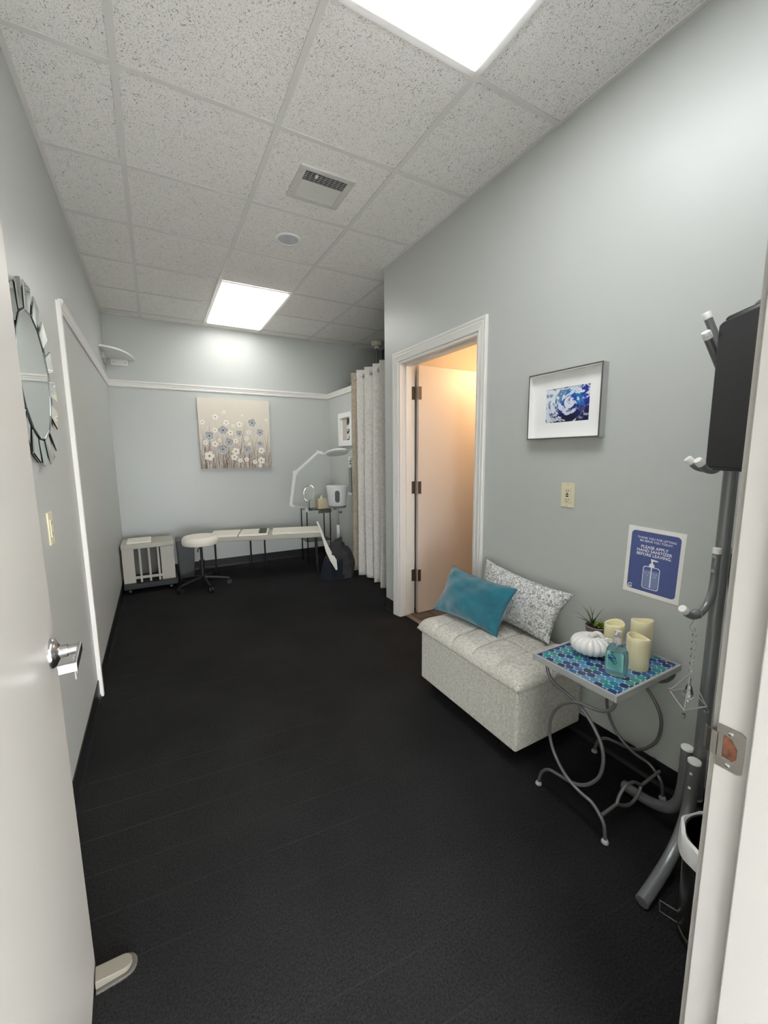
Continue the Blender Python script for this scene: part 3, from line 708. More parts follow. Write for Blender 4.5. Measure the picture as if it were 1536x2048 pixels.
# ------------------------------------------------------------------ canvas painting on the back wall
t = thing('canvas_painting', (1.236, B-.016, 1.19), 'square canvas of painted white and grey wildflowers on the back wall', 'painting')
KX0, KX1, KZ0, KZ1 = .833, 1.640, 1.189, 1.996
b = B_(); b.box(KX0, KX1, B-.032, B-.0005, KZ0, KZ1); b.build('canvas', M['canvasside'], t, bevel=.002)
def kp(u, v, d=0): return (KX0+(KX1-KX0)*u, B-.0325-d, KZ0+(KZ1-KZ0)*v)
b = B_(); NU = 44
for i in range(NU):
    for j in range(NU):
        u, v = (i+.5)/NU, (j+.5)/NU
        c = mixc((160, 146, 136), (216, 208, 194), (v-.02)*2.0+.25*fbm(u*9, v*3)); c = mixc(c, (224, 214, 198), fbm(u*4+3, v*4)*.5)
        b.add([kp(i/NU, j/NU), kp((i+1)/NU, j/NU), kp((i+1)/NU, (j+1)/NU), kp(i/NU, (j+1)/NU)], [(0, 1, 2, 3)], lin(c))
b.build('painted_ground', M['paint'], t)
b = B_(); rg = random.Random(3)
for k in range(260):
    u = rg.uniform(.01, .99); h = rg.uniform(.12, .45) if k > 60 else rg.uniform(.4, .68); lean = rg.uniform(-.13, .13); w_ = rg.uniform(.002, .005)
    c = lin(rg.choice([(128, 112, 104), (150, 138, 128), (104, 92, 88), (180, 172, 162), (214, 206, 196), (140, 126, 118)])); pts = []
    for s in range(6):
        q = s/5; pts.append((min(.998, max(.002, u+lean*q*q)), .004+h*q, w_*(1-q*.9)))
    vs = []
    for uu, vv, ww in pts: vs += [kp(max(0, uu-ww), vv, .0004+k*2e-6), kp(min(1, uu+ww), vv, .0004+k*2e-6)]
    b.add(vs, [(2*i, 2*i+1, 2*i+3, 2*i+2) for i in range(5)], c)
stuff(b.build('painted_grass', M['paint'], t))
def canvas_uv(zx, zy):
    v = 1-((zy-(245+50*(zx-240)/990))/(980-58*(zx-240)/990)); u = (zx-(240+55*(1-v)))/(990-15*(1-v)); return u, v
WF = [(400, 1045, 75), (755, 985, 60), (735, 1065, 55), (815, 1110, 38), (908, 1098, 38), (1025, 1135, 38), (1120, 1115, 60), (1120, 975, 55), (1100, 1190, 33), (475, 880, 50), (475, 690, 42), (480, 510, 48), (593, 445, 30), (312, 580, 40), (625, 588, 48), (807, 610, 48), (720, 632, 30), (683, 725, 48), (755, 838, 42), (903, 808, 38), (935, 720, 35), (845, 488, 20), (1190, 550, 25), (535, 828, 30), (950, 882, 30), (350, 860, 40)]
GF = [(400, 772, 70), (582, 697, 68), (805, 742, 52), (660, 862, 65), (578, 960, 70), (908, 965, 58), (988, 597, 66), (1098, 730, 60), (1098, 885, 42)]
def flower(zx, zy, r, grey, idx):
    u, v = canvas_uv(zx, zy); r = r/985*.95; b = B_(); d = .0012+idx*5e-5; a0 = idx*.7
    base = (172, 174, 178) if grey else (240, 234, 222)
    for k in range(5):
        a = a0+2*PI*k/5; cu, cv = u+.56*r*math.cos(a), v+.56*r*math.sin(a)
        for ring, (sc, cc) in enumerate(((1.0, (236, 234, 230) if grey and math.sin(a) < .2 else ((112, 112, 116) if grey else (226, 216, 200))), (.82, base))):
            pts = [kp(min(.999, max(.001, cu+.44*r*sc*math.cos(q))), min(.999, max(.001, cv+.44*r*sc*math.sin(q))), d+.0001*ring) for q in np.linspace(0, 2*PI, 11)[:-1]]
            b.add(pts, [tuple(range(10))], lin(cc))
    rc = .17*r
    b.add([kp(u+rc*math.cos(q), v+rc*math.sin(q), d+.0003) for q in np.linspace(0, 2*PI, 9)[:-1]], [tuple(range(8))], lin((58, 52, 50) if grey else (96, 88, 80)))
    b.build('painted_flower', M['paint'], t)
for i, q in enumerate(WF): flower(*q, False, i)
for i, q in enumerate(GF): flower(*q, True, i+30)

# ------------------------------------------------------------------ corner shelf
t = thing('corner_shelf', (0, B, 2.29), 'small white curved corner shelf high in the back left corner', 'shelf')
b = B_(); pts = [(0.001, B-.001, 2.335), (.262, B-.001, 2.335)]+[(.001+.261*math.cos(a), B-.001-.55*math.sin(a), 2.335) for a in np.linspace(.12, PI/2, 12)]
b.prism(pts, (0, 0, .016)); b.build('shelf_board', M['shelfwhite'], t)
b = B_(); b.box(.05, .20, B-.016, B-.001, 2.275, 2.335); b.build('wall_cleat', M['shelfwhite'], t)
b = B_(); b.box(.001, .016, B-.34, B-.08, 2.275, 2.335); b.build('wall_cleat', M['shelfwhite'], t)
for x in (.075, .175):
    b = B_(); b.lathe([(.005, -.0165), (.005, -.0155)], (x, B, 2.305), 8, 'y'); b.build('screw', M['steel'], t)

# ------------------------------------------------------------------ wall mirror with faceted mirror segments
mc = (-.02, 1.622); rin, rout, nseg = .222, .325, 16
mcy, mcz = -.045, 1.622
t = thing('wall_mirror', (.01, mcy, mcz-rout), 'round wall mirror with a faceted mirrored border, hung on the left wall', 'mirror')
ringR = [(rin*1.0, 0)]
b = B_(); nn = nseg
pts = [(.014, mcy+rin*math.cos(2*PI*k/nn+.21), mcz+rin*math.sin(2*PI*k/nn+.21)) for k in range(nn)]
b.prism(pts, (-.012, 0, 0)); b.build('mirror_glass', M['mirror'], t)
pts2 = [(.004, mcy+(rout-.012)*math.cos(2*PI*k/nn+.21), mcz+(rout-.012)*math.sin(2*PI*k/nn+.21)) for k in range(nn)]
b = B_(); b.prism(pts2, (-.0035, 0, 0)); b.build('back_board', M['black'], t)
for k in range(nn):
    a0, a1 = 2*PI*k/nn+.21, 2*PI*(k+1)/nn+.1; g = .006
    def q(r, a, x): return (x, mcy+r*math.cos(a), mcz+r*math.sin(a))
    a0g, a1g = a0+.012, a1-.012; tilt = .0012 if k % 2 else -.0012
    f = [q(rin+.004, a0g, .0125), q(rout, a0g, .019+tilt), q(rout, a1g, .019-tilt), q(rin+.004, a1g, .0125)]
    b = B_(); b.hexa([(x-.006, y, z) for x, y, z in f], f); b.build('mirror_segment', M['mirror'], t, bevel=.003, seg=1)
b = B_(); b.tube([(.0145, mcy+(rin+.002)*math.cos(2*PI*k/nn+.21), mcz+(rin+.002)*math.sin(2*PI*k/nn+.21)) for k in range(nn)], .0024, 6, closed=True); b.build('inner_bead', M['mirroredge'], t)

# ------------------------------------------------------------------ storage ottoman
t = thing('storage_ottoman', (1.82, -.55, 0), 'oatmeal linen storage ottoman bench against the right wall', 'ottoman')
OX0, OX1, OY0, OY1 = 1.600, 2.030, -.900, -.190
b = B_(); b.box(OX0+.004, OX1-.003, OY0+.004, OY1-.004, .078, .352); b.build('body', M['linen'], t, bevel=.012, seg=3)
nx_, ny_ = 40, 110
def lid_z(u, v):
    e = min(u, 1-u)*(OX1-OX0); f = min(v, 1-v)*(OY1-OY0)
    def rd(d, r=.062): return 0 if d >= r else r-math.sqrt(max(0, r*r-(r-d)**2))
    z = .432-min(.058, math.hypot(rd(e), rd(f)*.9))
    z -= .008*math.exp(-((u-.5)*(OX1-OX0)/.009)**2)
    for s in (.2, .4, .6, .8): z -= .010*math.exp(-((v-s)*(OY1-OY0)/.010)**2)
    z += .004*math.sin(u*PI)*math.sin(v*PI)*2
    return z+.0012*math.sin(u*23+v*31)
vs = []; fs = []
for i in range(nx_+1):
    for j in range(ny_+1):
        # denser near the edges
        u = .5-.5*math.cos(PI*i/nx_); v = .5-.5*math.cos(PI*j/ny_)
        vs.append((OX0-.012+(OX1-OX0+.012)*u, OY0-.012+(OY1-OY0+.024)*v, lid_z(u, v)))
idx = lambda i, j: i*(ny_+1)+j
for i in range(nx_):
    for j in range(ny_): fs.append((idx(i, j), idx(i+1, j), idx(i+1, j+1), idx(i, j+1)))
per = [idx(i, 0) for i in range(nx_)]+[idx(nx_, j) for j in range(ny_)]+[idx(i, ny_) for i in range(nx_, 0, -1)]+[idx(0, j) for j in range(ny_, 0, -1)]
cxm, cym = (OX0+OX1)/2, (OY0+OY1)/2; L0 = len(vs)
for p in per: x, y, z = vs[p]; vs.append((x, y, .368))
L1 = len(vs)
for p in per: x, y, z = vs[p]; vs.append((cxm+(x-cxm)*.94, cym+(y-cym)*.965, .352))
n = len(per)
for k in range(n): k2 = (k+1) % n; fs += [(per[k], per[k2], L0+k2, L0+k), (L0+k, L0+k2, L1+k2, L1+k)]
fs.append(tuple(range(L1, L1+n)))
b = B_(); b.add(vs, fs); b.build('padded_lid', M['linen'], t, smooth=True)
M['seam'] = mat('linen_seam', (120, 116, 106), .9)
lp = lambda u, v: (OX0-.012+(OX1-OX0+.012)*u, OY0-.012+(OY1-OY0+.024)*v, lid_z(u, v)+.0004)
for v_ in (.2, .4, .6, .8):
    b = B_(); b.tube([lp(u, v_) for u in np.linspace(.004, .97, 30)], .0011, 5); b.build('seam', M['seam'], t)
b = B_(); b.tube([lp(.5, v) for v in np.linspace(.01, .99, 40)], .0011, 5); b.build('seam', M['seam'], t)
for u_, v_ in ((0, 0), (0, 1), (1, 0)):
    x, y, z = lp(u_, v_); b = B_(); b.tube([(x, y, z+.002), (x, y, .360)], .0012, 5); b.build('seam', M['seam'], t)
for x in (OX0+.075, OX1-.05):
    for y in (OY0+.12, OY1-.05):
        b = B_(); b.hexa([(x-.018, y-.018, 0), (x+.018, y-.018, 0), (x+.018, y+.018, 0), (x-.018, y+.018, 0)], [(x-.024, y-.024, .08), (x+.024, y-.024, .08), (x+.024, y+.024, .08), (x-.024, y+.024, .08)])
        lab(b.build('leg', M['dkwood'], t, bevel=.002), 'dark brown wooden block leg')

# ------------------------------------------------------------------ cushions
def pillow(name, c4, th, m, label, seed, pipe=None, sag=.045, wr=.004):
    TL, TR, BR, BL = [Vector(p) for p in c4]; nrm = (TR-TL).cross(BL-TL).normalized()
    if nrm.x > 0: nrm = -nrm
    ctr = (TL+TR+BR+BL)/4; t = thing(name, (ctr.x, ctr.y, min(BL.z, BR.z)-.0), label, 'cushion'); N_ = 30; rg = random.Random(seed)
    ph = [rg.uniform(0, 6) for _ in range(8)]
    def edge(u, v):
        # sides pulled in between the corners
        x = u-.5; y = v-.5; su = 1-sag*2*(1-(2*y)**2); sv = 1-sag*2*(1-(2*x)**2)*1.2
        uu, vv = .5+x*su, .5+y*sv
        return BL+(BR-BL)*uu+((TL+(TR-TL)*uu)-(BL+(BR-BL)*uu))*vv
    def thk(u, v):
        a = max(0, 1-(2*u-1)**2); c = max(0, 1-(2*v-1)**2); h = (a*c)**.50
        r = math.sin(9*u+5*v+ph[0])*.5+math.sin(17*u-11*v+ph[1])*.3+math.sin(29*v+7*u+ph[2])*.2
        rim = (1-min(1, a*c*2.2))
        puck = math.sin(34*u+ph[3])*rim*.6 if abs(v-.5) > .3 else math.sin(30*v+ph[4])*rim*.6
        return th*h+(wr*(r+puck) if a*c > 1e-6 else 0)*min(1, 6*a*c)
    b = B_()
    for sgn in (1, -1):
        vs = []
        for i in range(N_+1):
            for j in range(N_+1):
                u, v = .5-.5*math.cos(PI*i/N_)*(1), .5-.5*math.cos(PI*j/N_); vs.append(edge(u, v)+nrm*sgn*(thk(u, v)))
        fs = [(i*(N_+1)+j, (i+1)*(N_+1)+j, (i+1)*(N_+1)+j+1, i*(N_+1)+j+1) for i in range(N_) for j in range(N_)]
        b.add(vs, fs if sgn > 0 else [f[::-1] for f in fs])
    o = b.build('cushion_cover', m, t, smooth=True)
    import bmesh as q_
    bb = q_.new(); bb.from_mesh(o.data); q_.ops.remove_doubles(bb, verts=bb.verts, dist=.0004); bb.to_mesh(o.data); bb.free()
    if pipe:
        pts = [edge(s, 0) for s in np.linspace(0, 1, 14)[:-1]]+[edge(1, s) for s in np.linspace(0, 1, 10)[:-1]]+[edge(1-s, 1) for s in np.linspace(0, 1, 14)[:-1]]+[edge(0, 1-s) for s in np.linspace(0, 1, 10)[:-1]]
        b = B_(); b.tube(pts, .0028, 6, closed=True); b.build('piping', pipe, t, smooth=True)
    return t
pillow('throw_pillow', [(1.995, -.285, .735), (1.985, -.862, .698), (1.925, -.785, .440), (1.915, -.26, .440)], .068, M['silver'], 'silver white crinkled cushion leaning on the wall behind the teal one', 5, sag=.05, wr=.003)
pillow('throw_pillow', [(1.862, -.142, .682), (1.862, -.640, .678), (1.775, -.600, .437), (1.722, -.150, .443)], .074, M['teal'], 'teal velvet oblong cushion at the front of the linen ottoman', 11, M['tealdark'], sag=.05, wr=.011)

# ------------------------------------------------------------------ side table with mosaic top
TX0, TX1, TY0, TY1, TZ = 1.615, 2.020, -1.292, -.955, .550
t = thing('side_table', ((TX0+TX1)/2, (TY0+TY1)/2, 0), 'small scrolled metal side table with a blue green mosaic top', 'side table')
b = B_(); e = .009
for q in ((TX0, TX1, TY0, TY0+e), (TX0, TX1, TY1-e, TY1), (TX0, TX0+e, TY0+e, TY1-e), (TX1-e, TX1, TY0+e, TY1-e)): b.box(*q, TZ-.022, TZ+.002)
b.build('top_rim', M['silverframe'], t, bevel=.0015)
b = B_(); b.box(TX0+e, TX1-e, TY0+e, TY1-e, TZ-.018, TZ-.0022); top = lab(b.build('mosaic_bed', M['grout'], t), 'white grout bed of the mosaic')
cw, chh = .0335, .0262; x_lo, x_hi, y_lo, y_hi = TX0+e, TX1-e, TY0+e, TY1-e
def clip(poly, ax, val, keep_low):
    out = []
    for i in range(len(poly)):
        a, c = poly[i], poly[(i+1) % len(poly)]; ia = (a[ax] <= val) == keep_low or a[ax] == val; ic = (c[ax] <= val) == keep_low or c[ax] == val
        if ia: out.append(a)
        if ia != ic: s = (val-a[ax])/(c[ax]-a[ax]); out.append((a[0]+s*(c[0]-a[0]), a[1]+s*(c[1]-a[1])))
    return out
rg = random.Random(4); cnt = 0; rest = B_(); row = 0; y = y_lo-.004; shared = {}
while y < y_hi+chh*.6:
    k = 0; x = x_lo+(cw/2 if row % 2 else 0)-.003
    while x < x_hi+cw/2:
        jit = 0
        poly = [(x+cw*.452*math.cos(a)*(1 if abs(math.cos(a)) < .9 else 1.04), y+chh*.565*math.sin(a)) for a in (R(0), R(38), R(70), R(110), R(142), R(180), R(218), R(250), R(290), R(322))]
        q = poly
        for ax, val, kl in ((0, x_lo, False), (0, x_hi, True), (1, y_lo, False), (1, y_hi, True)):
            if q: q = clip(q, ax, val, kl)
        if len(q) >= 3:
            ci = rg.choices(range(6), (3, 3, 3, 2, 2.4, 2.4))[0]
            if q == poly:
                if ci not in shared:
                    b = B_(); b.prism([(px, py, TZ-.0024) for px, py in q], (0, 0, .0012)); o = b.build('mosaic_tile', SC[ci], t); shared[ci] = (o, x, y)
                else:
                    so_, sx_, sy_ = shared[ci]; o = so_.copy(); COL.objects.link(o); o.parent = t; o.location = (x-sx_, y-sy_, 0)
                cnt += 1
            else:
                b = B_(); b.prism([(px, py, TZ-.0024) for px, py in q], (0, 0, .0012)); b.build('mosaic_tile', SC[ci], t); cnt += 1
        x += cw
    y += chh*.94; row += 1
print('mosaic tiles', cnt)
Bc = [(-1.282, .527), (-1.276, .502), (-1.252, .473), (-1.215, .459), (-1.176, .454), (-1.136, .441), (-1.094, .412), (-1.057, .364), (-1.04, .31), (-1.04, .256), (-1.058, .202), (-1.093, .155), (-1.134, .126), (-1.178, .113), (-1.224, .109), (-1.257, .086), (-1.273, .064), (-1.28, .03), (-1.282, .008)]
Ac = [(-1.005, .527), (-1.015, .492), (-1.035, .471), (-1.064, .458), (-1.10, .452), (-1.144, .438), (-1.189, .407), (-1.226, .365), (-1.246, .322), (-1.251, .275), (-1.241, .218), (-1.21, .167), (-1.176, .135), (-1.135, .116), (-1.09, .108), (-1.043, .098), (-1.012, .070), (-.998, .034), (-.994, .008)]
Ac[1:4] = [(-1.012, .495), (-1.029, .474), (-1.057, .460)]
for xx in (1.632, 1.997):
    for cv in (Ac, Bc):
        dx = .004 if cv is Ac else -.004
        b = B_(); b.tube(spline([(xx+dx, y, z) for y, z in cv], 4), .0062, 10); lg = b.build('scroll_leg', M['rod'], t, smooth=True)
        b = B_(); b.lathe([(.007, .012), (.010, .010), (.0125, .004), (.0125, 0)], (xx+dx, cv[-1][0], 0), 14); b.build('foot_cap', M['silverframe'], lg, smooth=True)
yy = -1.262
b = B_()
b.tube([(1.632, yy, .088), (1.722, yy, .090)], .0058, 8); b.tube([(1.87, yy, .096), (1.997, yy, .102)], .0058, 8)
b.tube(spline([(1.718, yy, .090), (1.732, yy, .118), (1.768, yy, .142), (1.82, yy, .132), (1.872, yy, .096)], 5), .0058, 8)
b.tube(spline([(1.718, yy, .090), (1.765, yy, .062), (1.81, yy, .048), (1.85, yy, .062), (1.872, yy, .096)], 5), .0058, 8)
b.build('stretcher', M['rod'], t, smooth=True)

# things on the table
t = thing('ceramic_pumpkin', (1.815, -1.062, TZ), 'glossy white ceramic pumpkin on the mosaic table', 'pumpkin')
b = B_(); prof = []
for k in range(15):
    a = -PI/2+PI*k/14; prof.append((.066*max(.0, math.cos(a))**.7+.004, .038+.037*math.sin(a)))
prof[-1] = (.008, .066)
b.lathe(prof, (1.815, -1.062, TZ), 96, fn=lambda a: .93+.13*abs(math.sin(8*a))**.6); b.build('body', M['ceramic'], t, smooth=True)
b = B_(); b.tube(spline([(1.815, -1.062, TZ+.064), (1.818, -1.068, TZ+.078), (1.825, -1.082, TZ+.088), (1.830, -1.096, TZ+.082), (1.831, -1.101, TZ+.070)], 5), [.013]*5+[.0095]*5+[.008]*5+[.007]*5+[.006], 10); b.build('stem', M['stemcer'], t, smooth=True)
b = B_()
for k in range(4):
    a0 = k*1.6; b.tube(spline([(1.826+.014*math.cos(a0), -1.082+.014*math.sin(a0), TZ+.066), (1.838+.02*math.cos(a0+1), -1.11+.01*math.sin(a0), TZ+.070), (1.85, -1.122, TZ+.060-.004*k)], 4), .0035, 6)
b.build('vine_curls', M['ceramic'], t, smooth=True)

def candle(x, y, r, h, label):
    t = thing('pillar_candle', (x, y, TZ), label, 'candle', None); ph = x*40
    b = B_(); n = 40; vs = []
    def rim(a): return h+.005*math.sin(a*1+ph)+.003*math.sin(2*a+ph)
    rings = [(r, 0), (r, None)]
    levels = [(r*.985, lambda a: 0), (r, lambda a: .003), (r*1.0, lambda a: h*.4), (r*.995, lambda a: h*.8), (r, lambda a: rim(a)-.003), (r-.002, lambda a: rim(a)), (r-.0055, lambda a: rim(a)-.001), (r-.0075, lambda a: rim(a)-.006), (r-.009, lambda a: h-.020), (r*.4, lambda a: h-.023), (.001, lambda a: h-.024)]
    for rr, fz in levels:
        for k in range(n): a = 2*PI*k/n; vs.append((x+rr*math.cos(a), y+rr*math.sin(a), TZ+fz(a)))
    fs = [(i*n+k, i*n+(k+1) % n, (i+1)*n+(k+1) % n, (i+1)*n+k) for i in range(len(levels)-1) for k in range(n)]+[tuple(range(n))[::-1]]
    b.add(vs, fs); b.build('wax_body', M['wax'], t, smooth=True)
    b = B_(); b.tube([(x, y, TZ+h-.024), (x, y, TZ+h-.014)], .0022, 6); b.build('wick', M['cap'], t)
candle(1.862, -1.215, .038, .118, 'ivory pillar candle at the front of three, next to the sanitizer bottle')
candle(1.968, -1.168, .038, .142, 'tallest ivory pillar candle at the back of the mosaic table')
candle(1.925, -1.087, .036, .110, 'ivory pillar candle behind the pump bottle and beside the pumpkin')

# plant pot
t = thing('potted_succulent', (1.945, -.995, TZ), 'small taupe pot of green succulents behind the pumpkin', 'plant')
px, py = 1.950, -.998
b = B_(); b.lathe([(.030, 0), (.034, .004), (.043, .052), (.045, .060), (.042, .062), (.039, .058), (.037, .046), (0, .046)], (px, py, TZ), 6*5, fn=lambda a: 1+.03*abs(math.cos(2.5*a))); b.build('pot', M['pot'], t, smooth=True)
b = B_(); b.lathe([(.038, .050), (0, .056)], (px, py, TZ), 20); stuff(b.build('soil', M['soil'], t))
rg = random.Random(8)
def blade(base, tip, wd, bend, m, name='leaf'):
    base, tip = Vector(base), Vector(tip); d = tip-base; side = d.cross(Vector((0, 0, 1)))
    side = side.normalized() if side.length > 1e-4 else Vector((1, 0, 0)); up = side.cross(d).normalized()
    vs = []
    for s in range(7):
        q = s/6; p = base+d*q+up*bend*math.sin(PI*q); w_ = wd*(1-q)**.8*(1 if q > .1 else .8)+.0002; vs += [p-side*w_, p+up*w_*.35, p+side*w_, p-up*w_*.35]
    fs = [(4*s+k, 4*s+(k+1) % 4, 4*s+4+(k+1) % 4, 4*s+4+k) for s in range(6) for k in range(4)]+[(3, 2, 1, 0), (24, 25, 26, 27)]
    b = B_(); b.add(vs, fs); return b.build(name, M[m], t, smooth=True)
bx_, by_ = px-.002, py+.018
for dx, dy, dz in ((-.03, .075, .045), (-.045, .06, .03), (-.02, .045, .085), (0, .02, .085), (.0, -.005, .08), (-.01, -.055, .10), (-.03, -.03, .05), (.02, .05, .06), (-.05, .03, .035), (.02, -.05, .05), (-.045, .0, .045), (-.02, .06, .02)):
    blade((bx_, by_, TZ+.055), (bx_+dx, by_+dy, TZ+.055+dz), .0042, .006, 'leaf')
sx_, sy_ = px-.006, py-.018
for ring, (n, rr, hh) in enumerate(((9, .034, .010), (7, .026, .022), (5, .015, .030))):
    for k in range(n):
        a = 2*PI*k/n+ring*.4; blade((sx_+.004*math.cos(a), sy_+.004*math.sin(a), TZ+.056), (sx_+rr*math.cos(a), sy_+rr*math.sin(a), TZ+.058+hh), .0085, .006, 'leaf2')

# sanitizer bottle
t = thing('pump_bottle', (1.745, -1.208, TZ), 'clear pump bottle of aqua hand sanitizer at the table front', 'bottle')
bc = Vector((1.745, -1.208, TZ)); ux = Vector((.23, -.973, 0)); uy = Vector((.973, .23, 0))
def bp_(a, c, z): return bc+ux*a+uy*c+Vector((0, 0, z))
def ovals(levels, n=28):
    vs = []
    for hw, hd, z in levels:
        for k in range(n):
            a = 2*PI*k/n; ca, sa = math.cos(a), math.sin(a); vs.append(bp_(hw*math.copysign(abs(ca)**.7, ca), hd*math.copysign(abs(sa)**.8, sa), z))
    fs = [(i*n+k, i*n+(k+1) % n, (i+1)*n+(k+1) % n, (i+1)*n+k) for i in range(len(levels)-1) for k in range(n)]+[tuple(range(n))[::-1], tuple(range((len(levels)-1)*n, len(levels)*n))]
    return vs, fs
b = B_(); b.add(*ovals([(.030, .016, 0), (.034, .0195, .003), (.036, .021, .02), (.037, .021, .06), (.034, .020, .092), (.026, .017, .108), (.014, .013, .116), (.0115, .0115, .120)])); b.build('bottle_body', M['bottle'], t, smooth=True)
b = B_(); b.add(*ovals([(.029, .0145, .004), (.0335, .0185, .020), (.0345, .0185, .060), (.0315, .0175, .090), (.027, .015, .098)])); b.build('gel', M['gel'], t, smooth=True)
b = B_(); b.lathe([(.0125, .118), (.0125, .136), (.009, .140), (.005, .142), (.005, .152), (.011, .154), (.011, .164), (.004, .167)], tuple(bc), 20); pu = b.build('pump', M['pumpclear'], t, smooth=True)
b = B_(); b.tube([bp_(0, 0, .160), bp_(0, -.018, .161), bp_(0, -.032, .156)], [.005, .0045, .0035], 10); b.build('nozzle', M['pumpclear'], pu, smooth=True)
b = B_(); b.tube([bp_(0, 0, .12), bp_(.004, 0, .01)], .0018, 6); b.build('dip_tube', M['pumpclear'], t)
M['lblteal'] = mat('label_teal', (140, 206, 202), .4); M['lblblue'] = mat('label_dark_teal', (22, 92, 128), .4); M['lblgreen'] = mat('label_green', (40, 130, 116), .4); M['lblw'] = mat('label_white', (190, 220, 226), .4)
def lbl(name, pts, m, d):
    b = B_(); b.add([bp_(u, -.0215-d+.004*(abs(u)/.034)**2*1.5, z) for u, z in pts], [tuple(range(len(pts)))]); b.build(name, M[m], t)
lbl('label_panel', [(a, c) for a, c in rrect(-.027, .027, .022, .092, .006, .006, 4)], 'lblteal', .0003)
el = lambda cu, cz, ru, rz, rot, n=20: [(cu+ru*math.cos(a)*math.cos(rot)-rz*math.sin(a)*math.sin(rot), cz+ru*math.cos(a)*math.sin(rot)+rz*math.sin(a)*math.cos(rot)) for a in np.linspace(0, 2*PI, n+1)[:-1]]
lbl('label_emblem', el(-.010, .068, .0150, .0115, -.25), 'lblblue', .0008)
lbl('label_leaf', el(-.002, .052, .0085, .0032, -.5), 'lblgreen', .0010)
lbl('label_stripe', [(-.024, .0685), (.003, .0625), (.003, .0645), (-.024, .0705)], 'lblw', .0012)
lbl('label_stripe', [(-.019, .0750), (-.003, .0710), (-.003, .0732), (-.019, .0772)], 'lblw', .0012)
lbl('label_stripe', [(-.014, .0865), (-.004, .0850), (-.004, .0885), (-.014, .0900)], 'lblblue', .0009)

# ------------------------------------------------------------------ coat rack
PX, PY = 1.85, -1.44
t = thing('coat_rack', (PX, PY, 0), 'silver grey tubular coat rack beside the entrance door frame', 'coat rack')
b = B_(); b.tube([(PX, PY, .205), (PX, PY, 1.62)], .0185, 20); b.build('pole', M['rack'], t, smooth=True)
b = B_(); b.lathe([(.0187, 0), (.0192, .004), (.0187, .008)], (PX, PY, .198), 20); b.build('pole_cap', M['cap'], t, smooth=True)
def radial(ang, r, z): return (PX+r*math.cos(ang), PY+r*math.sin(ang), z)
legs = [R(183.5), R(78), R(308)]
for ang in legs:
    L_ = [(.041, .350), (.041, .26), (.043, .19), (.055, .13), (.085, .085), (.14, .052), (.20, .034), (.262, .023)] if ang != legs[0] else [(.041, .350), (.041, .28), (.045, .21), (.065, .15), (.105, .098), (.17, .058), (.25, .034), (.325, .0195)]
    lim = .90 if ang == legs[2] else 1
    if ang == legs[2]: L_ = L_[:-1]
    b = B_(); b.tube(spline([radial(ang, r, z) for r, z in L_], 5), .0185, 18); lg = b.build('leg', M['rack'], t, smooth=True)
    b = B_(); b.lathe([(.0188, -.004), (.0188, .002), (.017, .004), (0, .0045)], radial(ang, .041, .350), 18); b.build('cap', M['cap'], lg, smooth=True)
    for z in (.315, .265):
        b = B_(); b.tube([radial(ang, .057, z), radial(ang, .062, z)], .0042, 8); b.build('bolt', M['cap'], lg, smooth=True)
def hook(ang, pts, capax, name='hook'):
    r_ = .0105
    b = B_(); b.tube(spline([radial(ang, r, z) for r, z in pts], 5), r_, 14); hk = b.build(name, M['rack'], t, smooth=True)
    P0, P1 = [Vector(radial(ang, *q)) for q in (pts[-2], pts[-1])]; d = (P1-P0).normalized()
    b = B_(); b.tube([P1-d*.016, P1+d*.002, P1+d*.004], [.0116, .0116, .010], 14); b.build('cap', M['cap'], hk, smooth=True)
    if capax:
        P0 = Vector(radial(ang, *pts[0])); b = B_(); b.tube([P0-Vector((0, 0, .014)), P0+Vector((0, 0, .003))], .0116, 14); b.build('cap', M['cap'], hk, smooth=True)
        for z in (pts[0][1]-.022, pts[0][1]-.066):
            b = B_(); b.tube([radial(ang, pts[0][0]+.009, z), radial(ang, pts[0][0]+.0125, z)], .0058, 10); b.build('bolt', M['chrome'], hk, smooth=True)
low = [(.030, 1.045), (.030, 1.0), (.030, .94), (.040, .895), (.070, .862), (.110, .850), (.150, .862), (.178, .883)]
hook(R(176), low, True); hook(R(300), low, True); hook(R(22), low, True)
mid = [(.030, 1.44), (.030, 1.36), (.036, 1.31), (.055, 1.285), (.085, 1.288), (.112, 1.312)]
hook(R(135), mid, False); hook(R(158), [(r*1.0, z-.004) for r, z in mid], False)
top = [(.012, 1.46), (.026, 1.52), (.058, 1.60), (.095, 1.70)]
hook(R(130), [(.012, 1.48), (.026, 1.55), (.058, 1.63), (.098, 1.727)], False); hook(R(168), [(.012, 1.42), (.03, 1.48), (.085, 1.56), (.155, 1.652)], False)
hook(R(20), top, False)

# black flat case hanging on the rack
pA = Vector((1.722, -1.446, 0)); pB = pA+Vector((-.56, -.83, 0)).normalized()*.30; ax = (pB-pA).normalized(); nm = Vector((ax.y, -ax.x, 0))
if nm.x > 0: nm = -nm
t = thing('flat_case', ((pA.x+pB.x)/2, (pA.y+pB.y)/2, 1.27), 'black flat rounded case hanging on the coat rack by the door frame', 'case')
def slab(name, s0, s1, z0, z1, n0, n1, r, m, bev):
    b = B_(); pts = []
    for cs, cz, a0 in ((s1-r, z1-r*.5, 0), (s0+r, z1-r*.5, 90), (s0+r, z0+r, 180), (s1-r, z0+r, 270)):
        for k in range(6): a = R(a0+90*k/5); pts.append(pA+ax*(cs+r*math.cos(a))+nm*n0+Vector((0, 0, cz+(r if a0 >= 180 else r*.5)*math.sin(a))))
    b.prism(pts, nm*(n1-n0)); return b.build(name, M[m], t, bevel=bev, seg=3, smooth=True)
slab('front_shell', 0, .30, 1.288, 1.672, .004, .024, .022, 'black', .007)
